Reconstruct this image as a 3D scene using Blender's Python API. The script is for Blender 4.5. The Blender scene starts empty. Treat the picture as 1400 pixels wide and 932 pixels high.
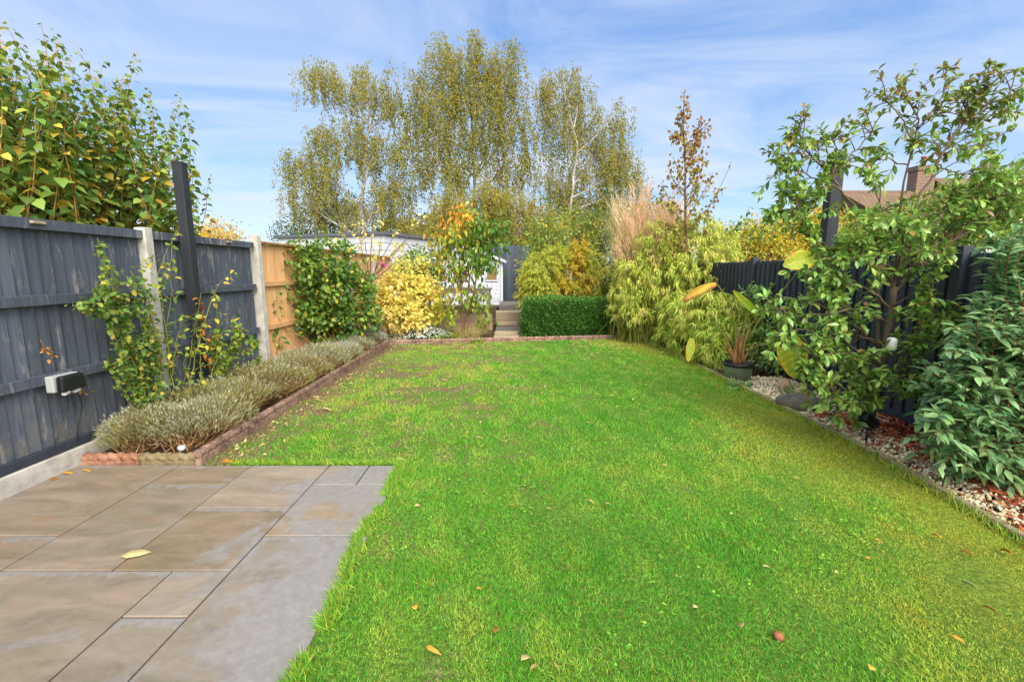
import bpy, math, random
import numpy as np
rng = np.random.default_rng(7)
random.seed(7)
C = bpy.context.scene.collection
sc = bpy.context.scene

# ---------------------------------------------------------------- camera geometry (world metres, camera at 1.5 m)
F = 622.0; PITCH = math.atan(96/622.0); H = 1.5
def ray(u, v):
    x = (u-700)/F; z = -(v-466)/F
    return np.array([x, math.cos(PITCH)+z*math.sin(PITCH), -math.sin(PITCH)+z*math.cos(PITCH)])
O = np.array([0, 0, H])
def P(u, v, Y): r = ray(u, v); return O+Y/r[1]*r
def PX(u, v, X): r = ray(u, v); return O+X/r[0]*r
def G(u, v, z=0.0): r = ray(u, v); return O+(z-H)/r[2]*r

# ---------------------------------------------------------------- materials
def lin(h):
    if isinstance(h, str):
        h = h.lstrip('#'); c = [int(h[i:i+2], 16)/255 for i in (0, 2, 4)]
        return tuple(x/12.92 if x <= .04045 else ((x+.055)/1.055)**2.4 for x in c)+(1,)
    return tuple(h)+(1,)
class NT:
    def __init__(s, name):
        s.m = bpy.data.materials.new(name); s.m.use_nodes = True
        s.t = s.m.node_tree; s.t.nodes.clear()
        s.out = s.t.nodes.new('ShaderNodeOutputMaterial')
    def n(s, typ, **kw):
        x = s.t.nodes.new(typ)
        for k, v in kw.items():
            if k.startswith('i_'):
                key = k[2:].replace('_', ' '); x.inputs[key].default_value = v
            else: setattr(x, k, v)
        return x
    def l(s, a, b): s.t.links.new(a, b)
    def pos(s): return s.n('ShaderNodeNewGeometry').outputs['Position']
    def mapped(s, scale=(1, 1, 1), obj=False):
        mp = s.n('ShaderNodeMapping'); mp.inputs['Scale'].default_value = scale
        src = s.n('ShaderNodeTexCoord').outputs['Object'] if obj else s.pos()
        s.l(src, mp.inputs['Vector']); return mp.outputs['Vector']
    def noise(s, scale, vec=None, detail=4, rough=.55, dist=0):
        x = s.n('ShaderNodeTexNoise'); x.inputs['Scale'].default_value = scale; x.inputs['Detail'].default_value = detail
        x.inputs['Roughness'].default_value = rough; x.inputs['Distortion'].default_value = dist
        s.l(vec if vec is not None else s.pos(), x.inputs['Vector']); return x.outputs['Fac']
    def ramp(s, fac, stops, interp='LINEAR'):
        r = s.n('ShaderNodeValToRGB'); r.color_ramp.interpolation = interp
        e = r.color_ramp.elements
        while len(e) > 1: e.remove(e[-1])
        e[0].position = stops[0][0]; e[0].color = lin(stops[0][1])
        for p, c in stops[1:]:
            q = e.new(p); q.color = lin(c)
        s.l(fac, r.inputs['Fac']); return r.outputs['Color']
    def math(s, op, a, b=None, clamp=False):
        x = s.n('ShaderNodeMath', operation=op, use_clamp=clamp)
        for i, y in enumerate((a, b)):
            if y is None: continue
            if isinstance(y, (int, float)): x.inputs[i].default_value = y
            else: s.l(y, x.inputs[i])
        return x.outputs[0]
    def mix(s, fac, a, b, mode='MIX'):
        x = s.n('ShaderNodeMix', data_type='RGBA', blend_type=mode)
        for sock, y in ((x.inputs[0], fac), (x.inputs[6], a), (x.inputs[7], b)):
            if isinstance(y, (int, float)): sock.default_value = y
            elif isinstance(y, (str, tuple)): sock.default_value = lin(y) if isinstance(y, str) or len(y) == 3 else y
            else: s.l(y, sock)
        return x.outputs[2]
    def island(s): return s.n('ShaderNodeNewGeometry').outputs['Random Per Island']
    def bump(s, h, strength=.4, dist=.01):
        b = s.n('ShaderNodeBump'); b.inputs['Strength'].default_value = strength; b.inputs['Distance'].default_value = dist
        s.l(h, b.inputs['Height']); return b.outputs['Normal']
    def finish(s, col, rough=.7, normal=None, spec=.4, metallic=0, trans=0, coat=0):
        p = s.n('ShaderNodeBsdfPrincipled')
        if isinstance(col, (str, tuple)): p.inputs['Base Color'].default_value = lin(col) if isinstance(col, str) or len(col) == 3 else col
        else: s.l(col, p.inputs['Base Color'])
        if isinstance(rough, (int, float)): p.inputs['Roughness'].default_value = rough
        else: s.l(rough, p.inputs['Roughness'])
        p.inputs['Specular IOR Level'].default_value = spec; p.inputs['Metallic'].default_value = metallic
        if normal is not None: s.l(normal, p.inputs['Normal'])
        sh = p.outputs[0]
        if trans:
            t = s.n('ShaderNodeBsdfTranslucent')
            if isinstance(col, (str, tuple)): t.inputs['Color'].default_value = lin(col) if isinstance(col, str) else col
            else: s.l(col, t.inputs['Color'])
            mx = s.n('ShaderNodeMixShader'); mx.inputs[0].default_value = trans
            s.l(p.outputs[0], mx.inputs[1]); s.l(t.outputs[0], mx.inputs[2]); sh = mx.outputs[0]
        s.l(sh, s.out.inputs['Surface']); return s.m

def leaf_mat(name, stops, rough=.5, trans=.3, jit=.45, spec=.35):
    n = NT(name)
    a = n.n('ShaderNodeAttribute', attribute_name='tint').outputs['Fac']
    col = n.ramp(a, stops)
    isl = n.island()
    hsv = n.n('ShaderNodeHueSaturation')
    n.l(n.math('ADD', n.math('MULTIPLY', isl, jit), 1-jit/2), hsv.inputs['Value'])
    n.l(n.math('ADD', n.math('MULTIPLY', n.math('FRACT', n.math('MULTIPLY', isl, 37.7)), .035), .4825), hsv.inputs['Hue'])
    n.l(col, hsv.inputs['Color'])
    return n.finish(hsv.outputs['Color'], rough, spec=spec, trans=trans)

def bark_mat(name, c1, c2, scale=12, rough=.85):
    n = NT(name)
    f = n.noise(scale, n.mapped((1, 1, .25)), 6, .65)
    col = n.ramp(f, [(.3, c1), (.7, c2)])
    return n.finish(col, rough, n.bump(f, .5, .01), spec=.2)

def wood_mat(name, dark, light, worn=None, grain=(22, 22, 1.2), rough=.75, spec=.3, wornpos=(.66, .74), vary=.35):
    n = NT(name)
    v = n.mapped(grain)
    f = n.noise(1.6, v, 8, .65, .6)
    col = n.ramp(f, [(.25, dark), (.75, light)])
    isl = n.island()
    hsv = n.n('ShaderNodeHueSaturation'); n.l(col, hsv.inputs['Color'])
    n.l(n.math('ADD', n.math('MULTIPLY', isl, vary), 1-vary/2), hsv.inputs['Value']); col = hsv.outputs['Color']
    if worn:
        w = n.noise(3.2, n.mapped((5, 5, 1.1)), 6, .7)
        w2 = n.math('MULTIPLY', w, n.math('ADD', n.math('MULTIPLY', n.noise(1.3), .5), .72))
        mk = n.ramp(w2, [(wornpos[0], (0, 0, 0)), (wornpos[1], (1, 1, 1))])
        col = n.mix(n.math('MULTIPLY', mk, .75), col, worn)
    if worn:
        sz = n.n('ShaderNodeSeparateXYZ'); n.l(n.pos(), sz.inputs[0])
        low = n.math('SUBTRACT', n.noise(6.0, None, 6, .7), n.math('MULTIPLY', sz.outputs['Z'], .35))
        col = n.mix(n.math('MULTIPLY', n.ramp(low, [(.32, (0, 0, 0)), (.52, (1, 1, 1))]), .35), col, '#77705f')
    return n.finish(col, rough, n.bump(f, .5, .005), spec=spec)

def plain(name, c, rough=.5, metallic=0, spec=.5, var=.12, scale=18):
    n = NT(name); f = n.noise(scale, None, 5)
    col = n.mix(n.math('MULTIPLY', f, var*2), c, tuple(x*.55 for x in lin(c)[:3]))
    return n.finish(col, rough, spec=spec, metallic=metallic)

# ---------------------------------------------------------------- mesh builder
LEAF8 = (np.array([[0,0],[.3,-.46],[.3,0],[.3,.46],[.68,-.38],[.68,0],[.68,.38],[1,0]], float),
         [[0,1,2],[0,2,3],[1,4,5,2],[2,5,6,3],[4,7,5],[5,7,6]])
HEART = (np.array([[0,0],[.12,-.42],[.3,0],[.12,.42],[.5,-.45],[.62,0],[.5,.45],[1,0]], float),
         [[0,1,2],[0,2,3],[1,4,5,2],[2,5,6,3],[4,7,5],[5,7,6]])
DIAM = (np.array([[0,0],[.45,-.5],[1,0],[.45,.5]], float), [[0,1,2],[0,2,3]])
OVAL = (np.array([[0,0],[.3,-.33],[.3,0],[.3,.33],[.68,-.5],[.68,0],[.68,.5],[1,0]], float), LEAF8[1])
LANCE = (np.array([[0,0],[.35,-.5],[.35,.5],[1,0]], float), [[0,1,2],[1,3,2]])
BLADE = (np.array([[0,-.5],[0,.5],[.5,-.38],[.5,.38],[1,0]], float), [[0,2,3,1],[2,4,3]])
def unit(a): return a/np.maximum(np.linalg.norm(a, axis=-1, keepdims=True), 1e-9)

class MB:
    def __init__(s): s.V = []; s.F = {}; s.T = []; s.n = 0; s.smooth = False
    def add(s, V, faces, tint=0.5):
        V = np.asarray(V, float).reshape(-1, 3); k = len(V)
        s.V.append(V)
        s.T.append(np.full(k, tint) if np.isscalar(tint) else np.asarray(tint, float))
        for f in faces:
            f = np.asarray(f, int)
            if f.ndim == 1: f = f[None]
            s.F.setdefault(f.shape[1], []).append(f+s.n)
        s.n += k
    def box(s, c, size, rz=0, rx=0, ry=0, tint=.5, taper=1.0):
        x, y, z = [a/2 for a in size]
        v = np.array([[-x,-y,-z],[x,-y,-z],[x,y,-z],[-x,y,-z],[-x*taper,-y*taper,z],[x*taper,-y*taper,z],[x*taper,y*taper,z],[-x*taper,y*taper,z]])
        if rx: v = v@np.array([[1,0,0],[0,math.cos(rx),math.sin(rx)],[0,-math.sin(rx),math.cos(rx)]])
        if ry: v = v@np.array([[math.cos(ry),0,-math.sin(ry)],[0,1,0],[math.sin(ry),0,math.cos(ry)]])
        if rz: v = v@np.array([[math.cos(rz),math.sin(rz),0],[-math.sin(rz),math.cos(rz),0],[0,0,1]])
        s.add(v+np.asarray(c), [[[0,3,2,1],[4,5,6,7],[0,1,5,4],[1,2,6,5],[2,3,7,6],[3,0,4,7]]], tint)
    def hexa(s, v8, tint=.5):
        s.add(v8, [[[0,3,2,1],[4,5,6,7],[0,1,5,4],[1,2,6,5],[2,3,7,6],[3,0,4,7]]], tint)
    def beam(s, a, b, w, h, up=(0,0,1), tint=.5):
        a = np.asarray(a, float); b = np.asarray(b, float); d = unit(b-a)
        sd = unit(np.cross(d, np.asarray(up, float)+1e-6)); n = np.cross(sd, d)
        v = [p+sd*sx*w/2+n*sy*h/2 for p in (a, b) for sx, sy in ((-1,-1),(1,-1),(1,1),(-1,1))]
        s.hexa(np.array(v), tint)
    def tube(s, pts, r, sides=6, cap=True, tint=.5):
        pts = np.asarray(pts, float); K = len(pts)
        r = np.full(K, r) if np.isscalar(r) else np.asarray(r, float)
        t = np.gradient(pts, axis=0); t = unit(t)
        ref = np.array([0.3, 0.9, 0.1]) if abs(t[0][2]) > .7 else np.array([0, 0, 1.0])
        a = unit(np.cross(t, ref)); b = np.cross(t, a)
        th = np.linspace(0, 2*math.pi, sides, endpoint=False)
        V = (pts[:, None]+r[:, None, None]*(a[:, None]*np.cos(th)[None, :, None]+b[:, None]*np.sin(th)[None, :, None])).reshape(-1, 3)
        i = np.arange(K-1)[:, None]*sides; j = np.arange(sides)[None]; jn = (j+1) % sides
        q = np.stack([i+j, i+jn, i+sides+jn, i+sides+j], -1).reshape(-1, 4)
        fs = [q]
        s.add(V, fs, tint)
        if cap and sides > 2:
            s.F.setdefault(sides, []).append((np.arange(sides)[None, ::-1])+s.n-len(V))
            s.F.setdefault(sides, []).append((np.arange(sides)[None])+s.n-sides)
    def lathe(s, prof, c, sides=24, tint=.5, M=None):
        th = np.linspace(0, 2*math.pi, sides, endpoint=False); pr = np.asarray(prof, float)
        V = np.stack([pr[:, 0:1]*np.cos(th), pr[:, 0:1]*np.sin(th), np.repeat(pr[:, 1:2], sides, 1)], -1).reshape(-1, 3)
        if M is not None: V = V@np.asarray(M).T
        i = np.arange(len(pr)-1)[:, None]*sides; j = np.arange(sides)[None]; jn = (j+1) % sides
        s.add(V+np.asarray(c), [np.stack([i+j, i+jn, i+sides+jn, i+sides+j], -1).reshape(-1, 4)], tint)
    def leaves(s, pos, d, L, W, shape=DIAM, fold=.15, droop=.15, tint=.5, up=None, roll=.6):
        pos = np.asarray(pos, float); N = len(pos)
        if N == 0: return
        d = unit(np.asarray(d, float))
        L = np.broadcast_to(np.asarray(L, float), (N,)); W = np.broadcast_to(np.asarray(W, float), (N,))
        tint = np.broadcast_to(np.asarray(tint, float), (N,)); droop = np.broadcast_to(np.asarray(droop, float), (N,))
        upv = np.tile([0, 0, 1.0], (N, 1)) if up is None else np.asarray(up, float)
        upv = upv+rng.normal(0, .12, (N, 3))
        sd = unit(np.cross(d, upv)); nn = np.cross(sd, d)
        ang = rng.normal(0, roll, N)[:, None]
        sd2 = sd*np.cos(ang)+nn*np.sin(ang); n2 = nn*np.cos(ang)-sd*np.sin(ang)
        T, faces = shape; k = len(T)
        a = T[:, 0][None, :, None]; c = T[:, 1][None, :, None]
        hgt = fold*np.abs(T[:, 1])[None, :]-droop[:, None]*(T[:, 0]**2)[None]
        V = pos[:, None]+a*(L[:, None, None]*d[:, None])+c*(W[:, None, None]*sd2[:, None])+hgt[:, :, None]*L[:, None, None]*n2[:, None]
        off = (np.arange(N)*k)[:, None]
        by = {}
        for f in faces: by.setdefault(len(f), []).append(f)
        fl = []
        for kk, fs in by.items(): fl.append((off[:, :, None]+np.array(fs)[None]).reshape(-1, kk))
        s.add(V.reshape(-1, 3), fl, np.repeat(tint, k))
    def build(s, name, mat, parent=None, smooth=False, bevel=0, link=True):
        me = bpy.data.meshes.new(name)
        V = np.concatenate(s.V); T = np.concatenate(s.T)
        loops = []; starts = []; tot = []; st = 0
        for k, fs in s.F.items():
            f = np.concatenate(fs); loops.append(f.ravel()); starts.append(st+np.arange(len(f))*k); tot.append(np.full(len(f), k)); st += f.size
        loops = np.concatenate(loops); starts = np.concatenate(starts); tot = np.concatenate(tot)
        org = np.zeros(3)
        if parent is not None: org = np.array(parent.location)
        else:
            org = np.array([(V[:, 0].min()+V[:, 0].max())/2, (V[:, 1].min()+V[:, 1].max())/2, V[:, 2].min()])
        me.vertices.add(len(V)); me.vertices.foreach_set('co', (V-org).ravel().astype(np.float32))
        me.loops.add(len(loops)); me.loops.foreach_set('vertex_index', loops.astype(np.int32))
        me.polygons.add(len(starts)); me.polygons.foreach_set('loop_start', starts.astype(np.int32))
        try: me.polygons.foreach_set('loop_total', tot.astype(np.int32))
        except Exception: pass
        me.polygons.foreach_set('use_smooth', np.full(len(starts), smooth, bool))
        at = me.attributes.new('tint', 'FLOAT', 'POINT'); at.data.foreach_set('value', T.astype(np.float32))
        me.update(calc_edges=True); me.validate()
        me.materials.append(mat)
        o = bpy.data.objects.new(name, me)
        if parent is not None: o.parent = parent
        else: o.location = org
        if bevel:
            b = o.modifiers.new('bevel', 'BEVEL'); b.width = bevel; b.segments = 2; b.limit_method = 'ANGLE'
        C.objects.link(o)
        return o
def sub(mb, name, mat, part, **kw):
    """a sub-part: child of a part; part's own frame sits at its thing's origin"""
    root = part.parent
    o = mb.build(name, mat, root, **kw) if root is not None else mb.build(name, mat, part, **kw)
    if root is not None: o.parent = part
    return o
def tag(o, label=None, cat=None, group=None, kind=None):
    if label: o['label'] = label
    if cat: o['category'] = cat
    if group: o['group'] = group
    if kind: o['kind'] = kind
    return o
def thing(name, loc, label, cat, group=None):
    o = bpy.data.objects.new(name, None); o.empty_display_size = .1
    o.location = tuple(float(x) for x in loc); C.objects.link(o)
    return tag(o, label, cat, group)

def snoise(x, y, sc_, seed=0):
    r = np.random.default_rng(seed); v = 0
    for i in range(7):
        a = r.uniform(0, 6.28); k = sc_*r.uniform(.5, 1.9)
        v = v+np.sin(k*(x*math.cos(a)+y*math.sin(a))+r.uniform(0, 6.28))
    return v/7*1.6

# ---------------------------------------------------------------- palette
M = {}
M['charcoal'] = wood_mat('charcoal_paint', '#3c414b', '#5a616d', '#8a8884', rough=.6, wornpos=(.545, .66), vary=.45)
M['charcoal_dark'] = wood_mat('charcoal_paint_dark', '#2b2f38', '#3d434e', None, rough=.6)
M['black_wood'] = wood_mat('near_black_paint', '#24262b', '#33363c', None, rough=.55)
M['slate_wood'] = wood_mat('slate_grey_boards', '#3c424d', '#555c68', None, rough=.7)
M['fresh'] = wood_mat('fresh_softwood', '#b9854f', '#dfb384', None, rough=.7, vary=.3)
M['old_timber'] = wood_mat('weathered_timber', '#6c6258', '#958a7c', None, grain=(3, 18, 18), rough=.85)
M['sleeper'] = wood_mat('pale_sleeper', '#8d7a60', '#b8a688', None, grain=(2, 18, 18), rough=.85)
M['grey_deck'] = wood_mat('grey_deck', '#56534f', '#7b7772', None, grain=(2, 18, 18), rough=.8)
M['white_boards'] = wood_mat('white_painted_boards', '#a3a7ad', '#c3c7cc', '#85878a', grain=(1.5, 1.5, 12), rough=.6, wornpos=(.56, .66), vary=.12)
M['white'] = plain('white_paint', '#bfc1c6', .45)
M['white_plastic'] = plain('white_plastic', '#d8d8d6', .3, var=.05)
M['grey_plastic'] = plain('pale_grey_plastic', '#a8aaa8', .4, var=.08)
M['black_plastic'] = plain('black_plastic', '#17181a', .4, var=.2)
M['felt'] = plain('grey_roof_felt', '#55585e', .85)
M['tan'] = plain('tan_blind', '#7d6238', .7)
M['glass'] = plain('dark_window_glass', '#2a2f33', .08, spec=.8, var=.1)
M['brick_red'] = plain('terracotta', '#a4583c', .8, var=.4, scale=30)
M['stone'] = bark_mat('boulder_stone', '#4e4c44', '#7d7768', 9)
def concrete_mat():
    n = NT('concrete'); f = n.noise(9, None, 8, .7); g2 = n.noise(60, None, 3)
    col = n.ramp(f, [(.3, '#96928a'), (.55, '#b9b4aa'), (.75, '#cfcac0')])
    return n.finish(col, .9, n.bump(g2, .3, .004), spec=.2)
M['concrete'] = concrete_mat()
M['bark_grey'] = bark_mat('grey_brown_bark', '#4c3f33', '#7b6a58')
M['bark_red'] = bark_mat('reddish_bark', '#54382a', '#87634b')
M['birch_bark'] = bark_mat('white_birch_bark', '#77716a', '#b8b4ac', 6)
M['cane'] = bark_mat('tan_canes', '#7a5a34', '#b08a54', 20)
M['shoot'] = bark_mat('olive_shoots', '#74562e', '#b08a50', 20)
M['green_stem'] = bark_mat('green_stem', '#566024', '#8a8c3c', 20)
M['orange_stem'] = bark_mat('orange_leaf_stalk', '#6e4c34', '#c09058', 25)

# ================================================================= SETTING
def sheet(name, poly, z, mat, label=None, kind='structure'):
    mb = MB(); v = np.array([(x, y, z) for x, y in poly]); mb.add(v, [list(range(len(v)))])
    o = mb.build(name, mat); tag(o, label, None, None, kind); return o
def soil_mat(name, a, b, c, sc1=1.2, sc2=25):
    n = NT(name); f = n.noise(sc1, None, 6, .6); g2 = n.noise(sc2, None, 8, .75)
    m1 = n.ramp(n.math('ADD', n.math('MULTIPLY', f, .45), n.math('MULTIPLY', g2, .55)), [(.36, a), (.5, b), (.64, c)])
    return n.finish(m1, .95, n.bump(g2, 1.0, .03), spec=.15)
M['soil'] = soil_mat('garden_soil', '#2e231b', '#4c3c2e', '#78654f')
M['far_ground'] = soil_mat('far_ground', '#3a3f22', '#55592e', '#6c6a3c', .3, 4)
def lawn_mat():
    n = NT('lawn_turf'); f = n.noise(1.6, None, 5, .6); g2 = n.noise(38, None, 6, .7); pch = n.noise(2.7, None, 6, .7, .6)
    green = n.ramp(g2, [(.3, '#33481a'), (.5, '#4f6c24'), (.7, '#76903c')])
    soil = n.ramp(g2, [(.3, '#3b3020'), (.5, '#6c5a40'), (.7, '#9c8a68')])
    sx = n.n('ShaderNodeSeparateXYZ'); n.l(n.pos(), sx.inputs[0])
    # the worn part of the turf: left and far from the patio
    worn = n.math('ADD', n.math('MULTIPLY', sx.outputs['X'], -.045), n.math('SUBTRACT', n.math('MULTIPLY', sx.outputs['Y'], .020), .11))
    mk = n.ramp(n.math('ADD', pch, worn), [(.49, (0, 0, 0)), (.60, (1, 1, 1))])
    # yellow moss along the right border of the turf
    my = n.ramp(n.math('ADD', n.math('MULTIPLY', pch, .5), n.math('SUBTRACT', n.math('MULTIPLY', sx.outputs['X'], .35), .55)), [(.40, (0, 0, 0)), (.80, (1, 1, 1))])
    green = n.mix(my, green, n.ramp(g2, [(.3, '#5a621e'), (.5, '#82882c'), (.7, '#a4a840')]))
    return n.finish(n.mix(mk, green, soil), .9, n.bump(g2, .8, .02), spec=.15)
M['lawn'] = lawn_mat()
def slab_mat():
    n = NT('sandstone_slab')
    v = n.mapped((1, 2.6, 1)); f = n.noise(2.4, v, 7, .62, .9); g2 = n.noise(26, None, 7, .7); isl = n.island()
    base = n.ramp(n.math('ADD', n.math('MULTIPLY', f, .75), n.math('MULTIPLY', g2, .25)),
                  [(.3, '#65573f'), (.46, '#78694f'), (.58, '#83725a'), (.72, '#958468')])
    rust = n.noise(3.1, n.mapped((1, 2.2, 1)), 5, .6, .4)
    sxx = n.n('ShaderNodeSeparateXYZ'); n.l(n.pos(), sxx.inputs[0])
    rsel = n.math('ADD', rust, n.math('MULTIPLY', sxx.outputs['X'], -.045))
    base = n.mix(n.math('MULTIPLY', n.ramp(rsel, [(.70, (0, 0, 0)), (.80, (1, 1, 1))]), .45), base, '#8a5c2a')
    hsv = n.n('ShaderNodeHueSaturation'); n.l(base, hsv.inputs['Color'])
    n.l(n.math('ADD', n.math('MULTIPLY', isl, .26), .86), hsv.inputs['Value'])
    n.l(n.math('ADD', n.math('MULTIPLY', n.math('FRACT', n.math('MULTIPLY', isl, 17.3)), .5), .6), hsv.inputs['Saturation'])
    # rain film: smooth wet stone towards the lawn side, breaking up in blotches
    wn = n.noise(2.1, None, 7, .6, .5)
    wsel = n.math('ADD', n.math('MULTIPLY', sxx.outputs['X'], .22), n.math('ADD', wn, .30))
    wet = n.ramp(wsel, [(.47, (0, 0, 0)), (.545, (.85, .85, .85))])
    film = n.ramp(n.noise(4.3, n.mapped((1, 1.6, 1)), 6, .7), [(.60, (0, 0, 0)), (.70, (1, 1, 1))])
    # a wet strip along each flag's far edge, its sky reflection painted in
    dist = n.n('ShaderNodeAttribute', attribute_name='tint').outputs['Fac']
    strip = n.ramp(n.math('ADD', n.math('MULTIPLY', dist, 4.0), n.math('MULTIPLY', n.noise(7.5, n.mapped((1.6, .8, 1)), 6, .68), .9)), [(.53, (1, 1, 1)), (.60, (0, 0, 0))])
    wet = n.math('MAXIMUM', wet, strip)
    wetall = n.math('MAXIMUM', wet, n.math('MULTIPLY', film, .7))
    col = n.mix(wetall, hsv.outputs['Color'], n.ramp(g2, [(.35, '#78746f'), (.5, '#807c78'), (.7, '#8a8682')]))  # wet stone turned grey: part of the sky sheen is put into the colour
    rough = n.math('SUBTRACT', .55, n.math('MULTIPLY', wetall, .30))
    return n.finish(col, rough, n.bump(n.math('ADD', n.math('MULTIPLY', f, .6), n.math('MULTIPLY', g2, .4)), .18, .01), spec=.55)
M['slab'] = slab_mat()
M['joint'] = soil_mat('dark_joint_sand', '#1d1c1a', '#2b2926', '#3b3834', 3, 60)

sheet('ground', [(-150, -60), (150, -60), (150, 260), (-150, 260)], -.03, M['far_ground'])
sheet('bed_soil', [(-3.4, 3.3), (4.0, .2), (4.0, 17.5), (-3.6, 17.5)], -.012, M['soil'])
# right planting bed and left bed soil sit a little proud of the turf
mb = MB(); mb.box((-2.96, 6.15, -.02), (.87, 5.42, .12)); left_bed = tag(mb.build('planting_bed', M['soil']), kind='structure')
# lawn
edgeR = [(2.62, .6), (2.82, 2.3), (2.94, 3.5), (2.93, 5.6), (2.91, 7.1), (2.84, 10.05)]
def edge_x(y): return np.interp(y, [p[1] for p in edgeR], [p[0] for p in edgeR])
def back_y(x): return 9.25+(np.asarray(x)+2.55)/5.4*.85
sheet('lawn', [(-.86, .3)]+[(2.55, .3)]+edgeR+[(-2.47, 9.25), (-2.45, 3.36), (-.86, 3.36)], .0, M['lawn'])
# patio: one paving surface of separate stone flags on dark joints
sheet('patio_bedding', [(-3.35, .3), (-.8, .3), (-.84, 3.35), (-3.35, 3.35)], -.002, M['joint'])
slabs = [(-1.41,-1.10,3.01,3.33),(-1.10,-.84,3.01,3.33),(-1.41,-.835,2.38,3.01),(-1.41,-.815,1.16,2.38),(-1.41,-.80,.3,1.16),
 (-2.01,-1.41,2.69,3.33),(-2.01,-1.41,2.08,2.69),(-1.70,-1.41,1.77,2.08),(-1.70,-1.41,1.16,1.77),(-2.57,-1.70,1.16,2.08),
 (-2.57,-2.01,2.08,3.01),(-2.57,-2.01,3.01,3.33),(-3.22,-2.57,2.08,2.38),(-3.22,-2.57,2.38,3.33),(-3.22,-2.57,1.16,2.08),
 (-3.35,-3.22,2.66,3.33),(-3.35,-3.22,1.7,2.66),(-2.3,-1.41,.3,1.16),(-3.22,-2.3,.3,1.16)]
mb = MB()
for x0, x1, y0, y1 in slabs:
    g = .0045; x0 += g; x1 -= g; y0 += g; y1 -= g; dz = random.uniform(-.0015, .0015)
    b = .004
    mb.add([(x0,y0,-.01),(x1,y0,-.01),(x1,y1,-.01),(x0,y1,-.01),(x0,y0,.012+dz),(x1,y0,.012+dz),(x1,y1,.012+dz),(x0,y1,.012+dz),
            (x0+b,y0+b,.016+dz),(x1-b,y0+b,.016+dz),(x1-b,y1-b,.016+dz),(x0+b,y1-b,.016+dz)],
           [[[8,9,10,11],[0,1,5,4],[1,2,6,5],[2,3,7,6],[3,0,4,7],[4,5,9,8],[5,6,10,9],[6,7,11,10],[7,4,8,11]]], [y1-y0, y1-y0, 0, 0]*3)
tag(mb.build('patio', M['slab']), kind='structure')
# raised rear terrace and gravel path
M['gravel_path'] = soil_mat('path_gravel', '#57503f', '#847a66', '#aca18a', 5, 70)
mb = MB(); mb.box((-2.1, 14.65, .19), (3.3, 6.1, .4)); mb.box((2.4, 15.8, .19), (5.6, 3.4, .38))
tag(mb.build('terrace', M['soil']), kind='structure')
sheet('path', [(-.42, 9.6), (.25, 9.7), (.25, 12.5), (-.42, 12.5)], .012, M['gravel_path'])

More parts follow.
